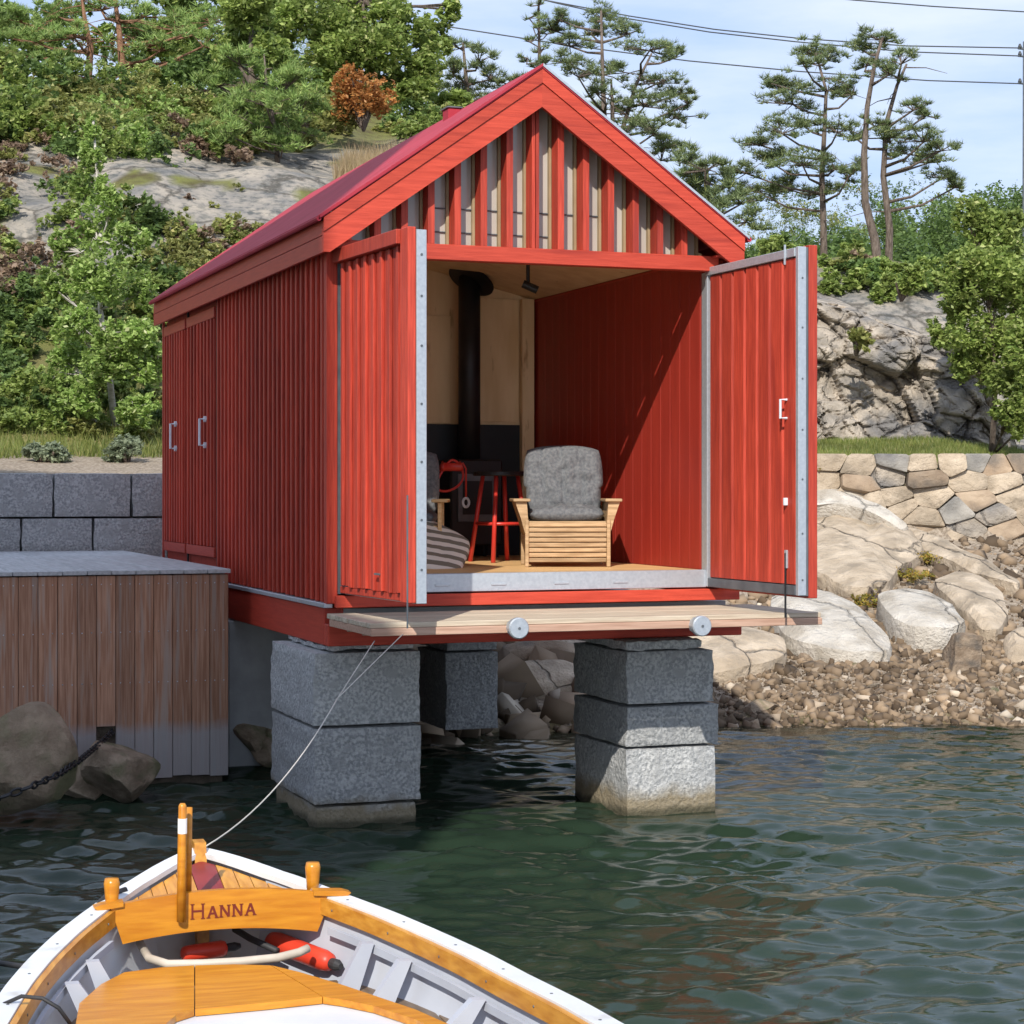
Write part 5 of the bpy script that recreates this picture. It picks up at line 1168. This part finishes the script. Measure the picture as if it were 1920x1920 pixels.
pine('pine_tree', 'thin sparse young pine just above the roof peak', 48, [([(1012, 170), (1011, 90), (1010, 0), (1009, -40)], 0)], [(1010, 5, 20, 10), (992, 30, 16, 8), (1000, 48, 20, 9), (1026, 60, 16, 8), (995, 75, 18, 9), (1018, 88, 18, 9), (990, 105, 18, 9), (1024, 112, 16, 9), (1008, 124, 18, 9)], 4, L=0.16, r0=0.06, tufts=26)
pine('pine_tree', 'big spreading pine with reddish trunk at the top left', 43, [([(232, 150), (228, 110), (222, 40), (205, -60)], 0), ([(165, 150), (170, 90), (160, 40), (150, -20)], -0.6)],
     [(40, 30, 60, 24), (110, 20, 60, 24), (70, 70, 60, 20), (140, 62, 46, 18), (270, 20, 60, 24), (330, 45, 62, 24), (400, 30, 60, 26), (380, 75, 62, 24), (300, 85, 50, 22), (260, 60, 40, 16), (420, 110, 55, 26), (340, 120, 50, 20), (190, 10, 50, 20), (30, 100, 45, 18), (455, 70, 45, 22), (100, 105, 40, 16), (480, 20, 50, 26), (10, 60, 40, 20), (250, 120, 40, 18)], 5, 'needle_bright', 'bark_red', L=0.17, r0=0.13, twigs=70, tufts=80)
pine('pine_shrub', 'bushy young pine with bright needles left of the rust bush', 36.5, [([(520, 290), (515, 240), (500, 160), (495, 100)], 0)], [(495, 110, 50, 22), (540, 150, 50, 24), (460, 150, 50, 24), (500, 185, 60, 26), (560, 190, 44, 24), (440, 200, 44, 24), (545, 230, 50, 26), (480, 240, 55, 26), (530, 265, 45, 20), (425, 240, 40, 24), (450, 110, 40, 24), (410, 150, 40, 24)], 6, 'needle_bright', L=0.15, r0=0.06, tufts=130)
pine('pine_tree', 'dark pine foliage behind the left roof slope near the peak', 50, [([(880, 260), (875, 160), (868, 80)], 0)], [(862, 82, 36, 18), (898, 108, 40, 18), (850, 130, 40, 20), (920, 140, 44, 18), (885, 160, 50, 20), (950, 150, 30, 14), (845, 185, 40, 22), (910, 185, 46, 20), (960, 178, 28, 14)], 7, 'needle', L=0.20, r0=0.12, tufts=70)
pine('pine_tree', 'low dark pine behind the lower right roof slope', 43, [([(1330, 430), (1328, 360), (1325, 310)], 0)], [(1322, 310, 44, 20), (1290, 330, 44, 22), (1360, 340, 46, 22), (1320, 360, 54, 24), (1390, 370, 44, 24), (1290, 290, 30, 16), (1350, 390, 50, 24), (1400, 405, 40, 22)], 8, 'needle', L=0.19, r0=0.11, tufts=80, twigs=14)

def at(px, py, Z): p = V(px, py, Z); return (p.x, p.y, p.z)
def rad(rx, ry, Z, dep=0.9): a = rx / FPX * Z; return (a, a * dep, ry / FPX * Z)
# --- oaks at the top left, before the sky
tree('oak_tree', 'large leafy oak crown above the rock slope, left of the roof peak', at(690, 330, 45.0), [at(690, 340, 45.0), at(695, 240, 45.0), at(690, 120, 45.0), at(680, 0, 45.0)], 0.16,
     [(at(640, 20, 45.0), rad(90, 60, 45.0)), (at(740, 30, 45.0), rad(80, 60, 45.0)), (at(560, 60, 44.0), rad(80, 60, 45.0)), (at(690, 100, 44.3), rad(90, 60, 45.0)), (at(790, 110, 45.0), rad(60, 60, 45.0)), (at(600, 130, 44.0), rad(70, 50, 45.0)), (at(760, 170, 44.5), rad(70, 50, 45.0)), (at(820, 60, 46.0), rad(36, 44, 45.0)), (at(830, 190, 46.0), rad(50, 36, 45.0)), (at(670, 190, 44.5), rad(60, 40, 45.0)), (at(540, -10, 45.0), rad(80, 50, 45.0)), (at(840, 10, 46.0), rad(24, 30, 45.0))], 52000, 0.062, 'leaf_green', 21)
tree('oak_tree', 'leafy tree crown between the spreading pine and the large oak', at(470, 260, 37), [at(470, 270, 37), at(472, 160, 37), at(470, 20, 37)], 0.12,
     [(at(470, 10, 37), rad(70, 45, 37)), (at(430, 80, 37.5), rad(60, 40, 37)), (at(520, 100, 37), rad(50, 50, 37))], 12000, 0.06, 'leaf_green', 22)
bush('rust_bush', 'rust orange bush on the skyline of the rock slope', at(680, 172, 38), rad(60, 56, 38), 4600, 0.045, 'leaf_rust', 23, nb=18, base=at(682, 236, 38))
under_bush(at(640, 205, 38.3), rad(50, 36, 38), 1800, 0.055, 'leaf_olive', 24)
# --- young birch in front of the slope at left
bt = onground(215, 800); bZ = toview(bt.x, bt.y)[1]
tree('birch_tree', 'slender young birch with pale small leaves left of the boathouse', tuple(bt), [tuple(bt)] + [at(px, py, bZ - 0.2) for px, py in ((205, 700), (188, 580), (190, 450), (182, 330), (175, 225))], 0.045,
     [(at(px, py, bZ - 0.2 + dz), rad(rx, ry, bZ)) for px, py, rx, ry, dz in ((176, 245, 18, 30, 0), (178, 300, 30, 40, 0.1), (155, 365, 28, 38, 0.3), (208, 375, 28, 40, -.2), (180, 435, 46, 46, 0), (238, 450, 34, 38, -.4), (122, 470, 34, 38, .3), (195, 525, 60, 46, -.3), (270, 530, 32, 46, -.2), (110, 550, 40, 42, .2), (150, 610, 56, 46, -.5), (245, 620, 56, 46, -.5), (120, 685, 44, 46, 0), (205, 700, 64, 46, -.4), (280, 690, 34, 46, -.4), (150, 760, 46, 34, -.4), (250, 765, 40, 30, -.5))], 36000, 0.032, 'leaf_birch', 31, 'bark_pale', nsub=7, r1=0.012)
# --- undergrowth on the left slope, by patches
r_ = random.Random(17)
def patch(x0, x1, y0, y1, n, rx, ry, leaves, size, mats, dz=0.0):
    for i in range(n):
        px, py = r_.uniform(x0, x1), r_.uniform(y0, y1); p = onground(px, py + ry * 0.6, 18); Z = toview(p.x, p.y)[1]
        q = rad(rx * r_.uniform(.7, 1.3), ry * r_.uniform(.7, 1.3), Z); under_bush((p.x, p.y, p.z + q[2] * 0.7), q, int(leaves * r_.uniform(.7, 1.3)), size, r_.choice(mats), r_.randrange(10 ** 6), 6)
G, O, B, D, H = 'leaf_green', 'leaf_olive', 'leaf_birch', 'leaf_dark', 'leaf_heather'
patch(-40, 300, 540, 760, 44, 48, 44, 900, 0.042, [G, D, D, D, G])
patch(-40, 300, 745, 815, 34, 40, 24, 600, 0.036, [G, D, O, G])
patch(-40, 140, 330, 560, 30, 46, 36, 620, 0.042, [O, G, H, D, O, G])
patch(-60, 90, 250, 320, 12, 46, 16, 520, 0.042, [H, H, O])
patch(-40, 130, 130, 250, 22, 60, 46, 1100, 0.055, [G, G, O, D])
patch(100, 340, 150, 280, 36, 56, 40, 900, 0.045, [G, O, D, B, O])
patch(290, 480, 170, 300, 26, 54, 34, 800, 0.045, [O, G, D, O, H])
patch(230, 440, 232, 285, 10, 40, 16, 420, 0.045, [O, H, O, G])
patch(400, 590, 180, 275, 18, 50, 30, 700, 0.05, [G, G, O])
patch(300, 480, 430, 540, 26, 44, 28, 620, 0.042, [O, G, H, O, O])
patch(230, 340, 380, 600, 24, 40, 40, 720, 0.042, [G, O, D, D])
patch(560, 640, 225, 250, 6, 30, 12, 300, 0.045, [H, O])
patch(-40, 620, 60, 160, 50, 70, 50, 1000, 0.07, [G, D, D, G])
patch(740, 880, 205, 265, 12, 46, 24, 520, 0.055, [G, D])
patch(340, 460, 350, 400, 3, 20, 8, 120, 0.04, [H, O])
patch(720, 860, 190, 245, 14, 46, 22, 520, 0.055, [G, G, O])
for i in range(34):
    q_ = (r_.uniform(-30, 560), r_.uniform(-10, 120)); under_bush(at(q_[0], q_[1], 50), rad(56, 40, 50), 700, 0.08, r_.choice([D, D, G]), 900 + i)
for i in range(26):
    x_, y_ = W(r_.uniform(-0.5, 3.6), r_.uniform(29, 37)); under_bush((x_, y_, T(x_, y_) + 0.3), (0.7, 0.7, 0.45), 700, 0.05, r_.choice([G, D, O]), 1900 + i)
# right ridge
patch(1400, 1560, 400, 470, 16, 46, 28, 520, 0.07, [D, G, O, D])
patch(1540, 1760, 500, 555, 26, 36, 24, 620, 0.055, [G, G, D])
patch(1560, 1760, 420, 500, 14, 40, 22, 420, 0.065, [O, G, D, H])
patch(1430, 1620, 430, 500, 14, 40, 30, 520, 0.06, [G, D, G])
patch(1690, 1960, 380, 440, 26, 50, 30, 420, 0.10, [D, 'leaf_green', O])
patch(1420, 1700, 340, 420, 22, 50, 26, 380, 0.09, [D, D, O])
for m, vv in UNDER.items():
    v = np.concatenate(vv); o = link(bpy.data.objects.new('undergrowth', np_mesh('undergrowth', v, np.arange(len(v)).reshape(-1, 4), M[m])))
    tag(o, {'leaf_green': 'fresh green scrub spread over the slopes', 'leaf_olive': 'olive green scrub spread over the slopes', 'leaf_birch': 'pale green scrub on the left slope', 'leaf_dark': 'dark green scrub on the ridges', 'leaf_heather': 'brown heather on the left slope'}[m], 'undergrowth', kind='stuff')
# far wood on the skyline
r = np.random.default_rng(77); fb = []
for i in range(110):
    X = r.uniform(26, 70); Z = r.uniform(120, 190); x, y = W(X, Z); h = r.uniform(2.8, 5.5); z = T(x, y); fb.append((np.array([x, y, z + h * 0.55]), np.array([h * .3, h * .3, h * .55])))
for i in range(60):
    X = r.uniform(10, 30); Z = r.uniform(64, 110); x, y = W(X, Z); h = r.uniform(1.2, 2.6); z = T(x, y); fb.append((np.array([x, y, z + h * 0.5]), np.array([h * .4, h * .4, h * .5])))
v, q = leaf_quads(blob_points(fb, 200000, r, 0.15), 0.125, r); tag(link(bpy.data.objects.new('distant_wood', np_mesh('distant_wood', v, q, M['leaf_dark']))), 'distant dark wood on the skyline at the right', 'wood', kind='stuff')
# --- bushes at the right
def rb(name, label, pts, seed, n, size, m):
    Z0 = pts[0][4]; c0 = at(pts[0][0], pts[0][1], Z0); base = V(pts[0][0], 830, Z0); base.z = T(base.x, base.y)
    tree(name, label, tuple(base), [tuple(base), at(pts[0][0] + 6, 720, Z0), at(pts[0][0], pts[0][1], Z0)], 0.05, [(at(px, py, Z), rad(rx, ry, Z)) for px, py, rx, ry, Z in pts], n, size, m, seed, cat='bush', nsub=7, r1=0.02)
rb('leafy_bush', 'tall leafy green bush at the right picture edge', [(1860, 620, 70, 70, 27.5), (1830, 420, 40, 50, 28), (1800, 490, 50, 50, 28), (1880, 450, 60, 60, 28), (1850, 530, 80, 60, 27.6), (1930, 540, 60, 70, 27.6), (1800, 570, 40, 40, 27.8), (1900, 700, 60, 60, 27), (1890, 770, 40, 44, 26.8), (1940, 640, 60, 60, 27.2), (1940, 760, 50, 60, 26.8), (1830, 690, 40, 50, 27.6), (1770, 620, 36, 30, 27.9)], 41, 48000, 0.038, 'leaf_green')
bush('leafy_bush', 'small green bush growing from the rock face', at(1605, 632, 28.7), rad(34, 22, 29), 1100, 0.04, 'leaf_olive', 43, base=at(1605, 652, 29.0))
bush('leafy_bush', 'rounded green bush on top of the rock face', at(1690, 520, 30.6), rad(44, 32, 30), 2600, 0.045, 'leaf_green', 44, base=at(1690, 552, 30.8))
# lavender-like bushes on the block wall
for px, lab in ((85, 'grey green sage bush on the block wall near the picture edge'), (238, 'grey green sage bush on the block wall beside the boathouse')):
    p = onground(px, 868, 17); Z = toview(p.x, p.y)[1]; bush('sage_bush', lab, (p.x, p.y, p.z + 0.13), rad(46, 26, Z), 2600, 0.026, 'leaf_sage', px, nb=12, group='sage bushes on the block wall')
# sedum between the slabs
for i, (px, py, rx, ry, lab) in enumerate(((1735, 1058, 46, 24, 'orange tinged stonecrop between the slabs below the wall'), (1690, 1088, 40, 18, 'green and orange stonecrop between the two bright slabs'), (1622, 1135, 38, 26, 'greenish stonecrop left of the white boulder'), (1555, 893, 26, 18, 'stonecrop tuft above the narrow whitish slab'), (1535, 1075, 16, 16, 'orange stonecrop tuft beside the right door'), (1785, 1128, 20, 10, 'small orange stonecrop by the rounded slab'))):
    p = onground(px, py); Z = toview(p.x, p.y)[1]; bush('stonecrop', lab, (p.x, p.y, p.z + 0.06), (rx / FPX * Z, rx / FPX * Z * 1.6, 0.09), 1500, 0.018, 'leaf_sedum', 60 + i, cat='plant', nb=14, group='stonecrop between the slabs')
# grass
def grass(name, label, region, n, h, m, seed, keep=lambda x, y, z: True):
    r = np.random.default_rng(seed); P = []
    for i in range(n):
        X, Z = region(r); x, y = W(X, Z); z = T(x, y)
        if keep(x, y, z): P.append((x, y, z))
    C = np.array(P); k = len(C); d = unit(k, r) * 0.45; d[:, 2] = 1; s = h * (0.5 + r.random((k, 1))); w = unit(k, r); w[:, 2] = 0; w *= 0.006 + 0.004 * r.random((k, 1))
    v = np.stack([C - w, C + w, C + d * s], 1).reshape(-1, 3); tag(link(bpy.data.objects.new(name, np_mesh(name, v, np.arange(3 * k).reshape(-1, 3), M[m]))), label, 'grass', kind='stuff')
def gl_(r): X = r.uniform(-6.6, -2.2); return X, r.uniform(19.0, 26.0)
grass('grass', 'sunlit grass behind the block wall at the left', gl_, 26000, 0.13, 'grass', 1, lambda x, y, z: y > 10.5 + 0.5 * noise.noise(Vector((x, y, 0))))
def gr_(r): return r.uniform(1.2, 10), r.uniform(25.75, 29.3)
grass('grass', 'short grass strip above the dry stone wall', gr_, 38000, 0.07, 'grass', 2, lambda x, y, z: z > 2.2)
def gd_(r): return r.uniform(-3.1, -2.1), r.uniform(34.5, 37.5)
grass('dry_grass', 'tall dry straw coloured grass beside the rust bush', gd_, 2600, 0.38, 'drygrass', 3)
# --- power lines and the pole at the right edge
Zp = 58
def wire(pts, lab):
    ps = [V(px, py, Zp) for px, py in pts]; fine = []
    for i in range(len(ps) - 1):
        for k in range(6): fine.append(ps[i].lerp(ps[i + 1], k / 6))
    fine.append(ps[-1]); tag(MB().tube(fine, 0.019, 6).build('power_line', M['wire'], None, True), lab, 'wire')
wire([(480, -20), (560, 0), (700, 25), (840, 50), (1060, 84), (1290, 114), (1500, 134), (1740, 151), (1918, 157), (2100, 160)], 'lowest power line crossing behind the roof peak')
wire([(960, -15), (1020, 0), (1180, 30), (1340, 55), (1500, 72), (1700, 86), (1915, 90), (2100, 88)], 'upper of the two close power lines')
wire([(980, -10), (1040, 5), (1160, 32), (1330, 60), (1490, 78), (1700, 97), (1915, 105), (2100, 108)], 'lower of the two close power lines')
wire([(1500, -10), (1600, 0), (1750, 12), (1920, 22), (2100, 26)], 'topmost power line at the upper right')
pl_ = V(1921, 330, Zp); pb = empty('power_pole', (pl_.x, pl_.y, T(pl_.x, pl_.y)), 'slim grey power pole at the right picture edge', 'pole')
hgt = V(1921, 78, Zp).z - pb.location.z
MB().tube([(0, 0, 0), (0, 0, hgt)], [0.07, 0.05], 10).build('post', M['greysteel'], pb)
for k, py in enumerate((92, 106, 157)):
    zz = V(1921, py, Zp).z - pb.location.z; MB().tube([(-0.22, 0, zz), (0.22, 0, zz)], 0.03, 8).build('crossarm', M['greysteel'], pb); MB().tube([(-0.16, 0, zz), (-0.16, 0, zz + 0.05), (-0.16, 0, zz + 0.14)], [0.04, 0.06, 0.03], 8).build('insulator', M['wire'], pb)
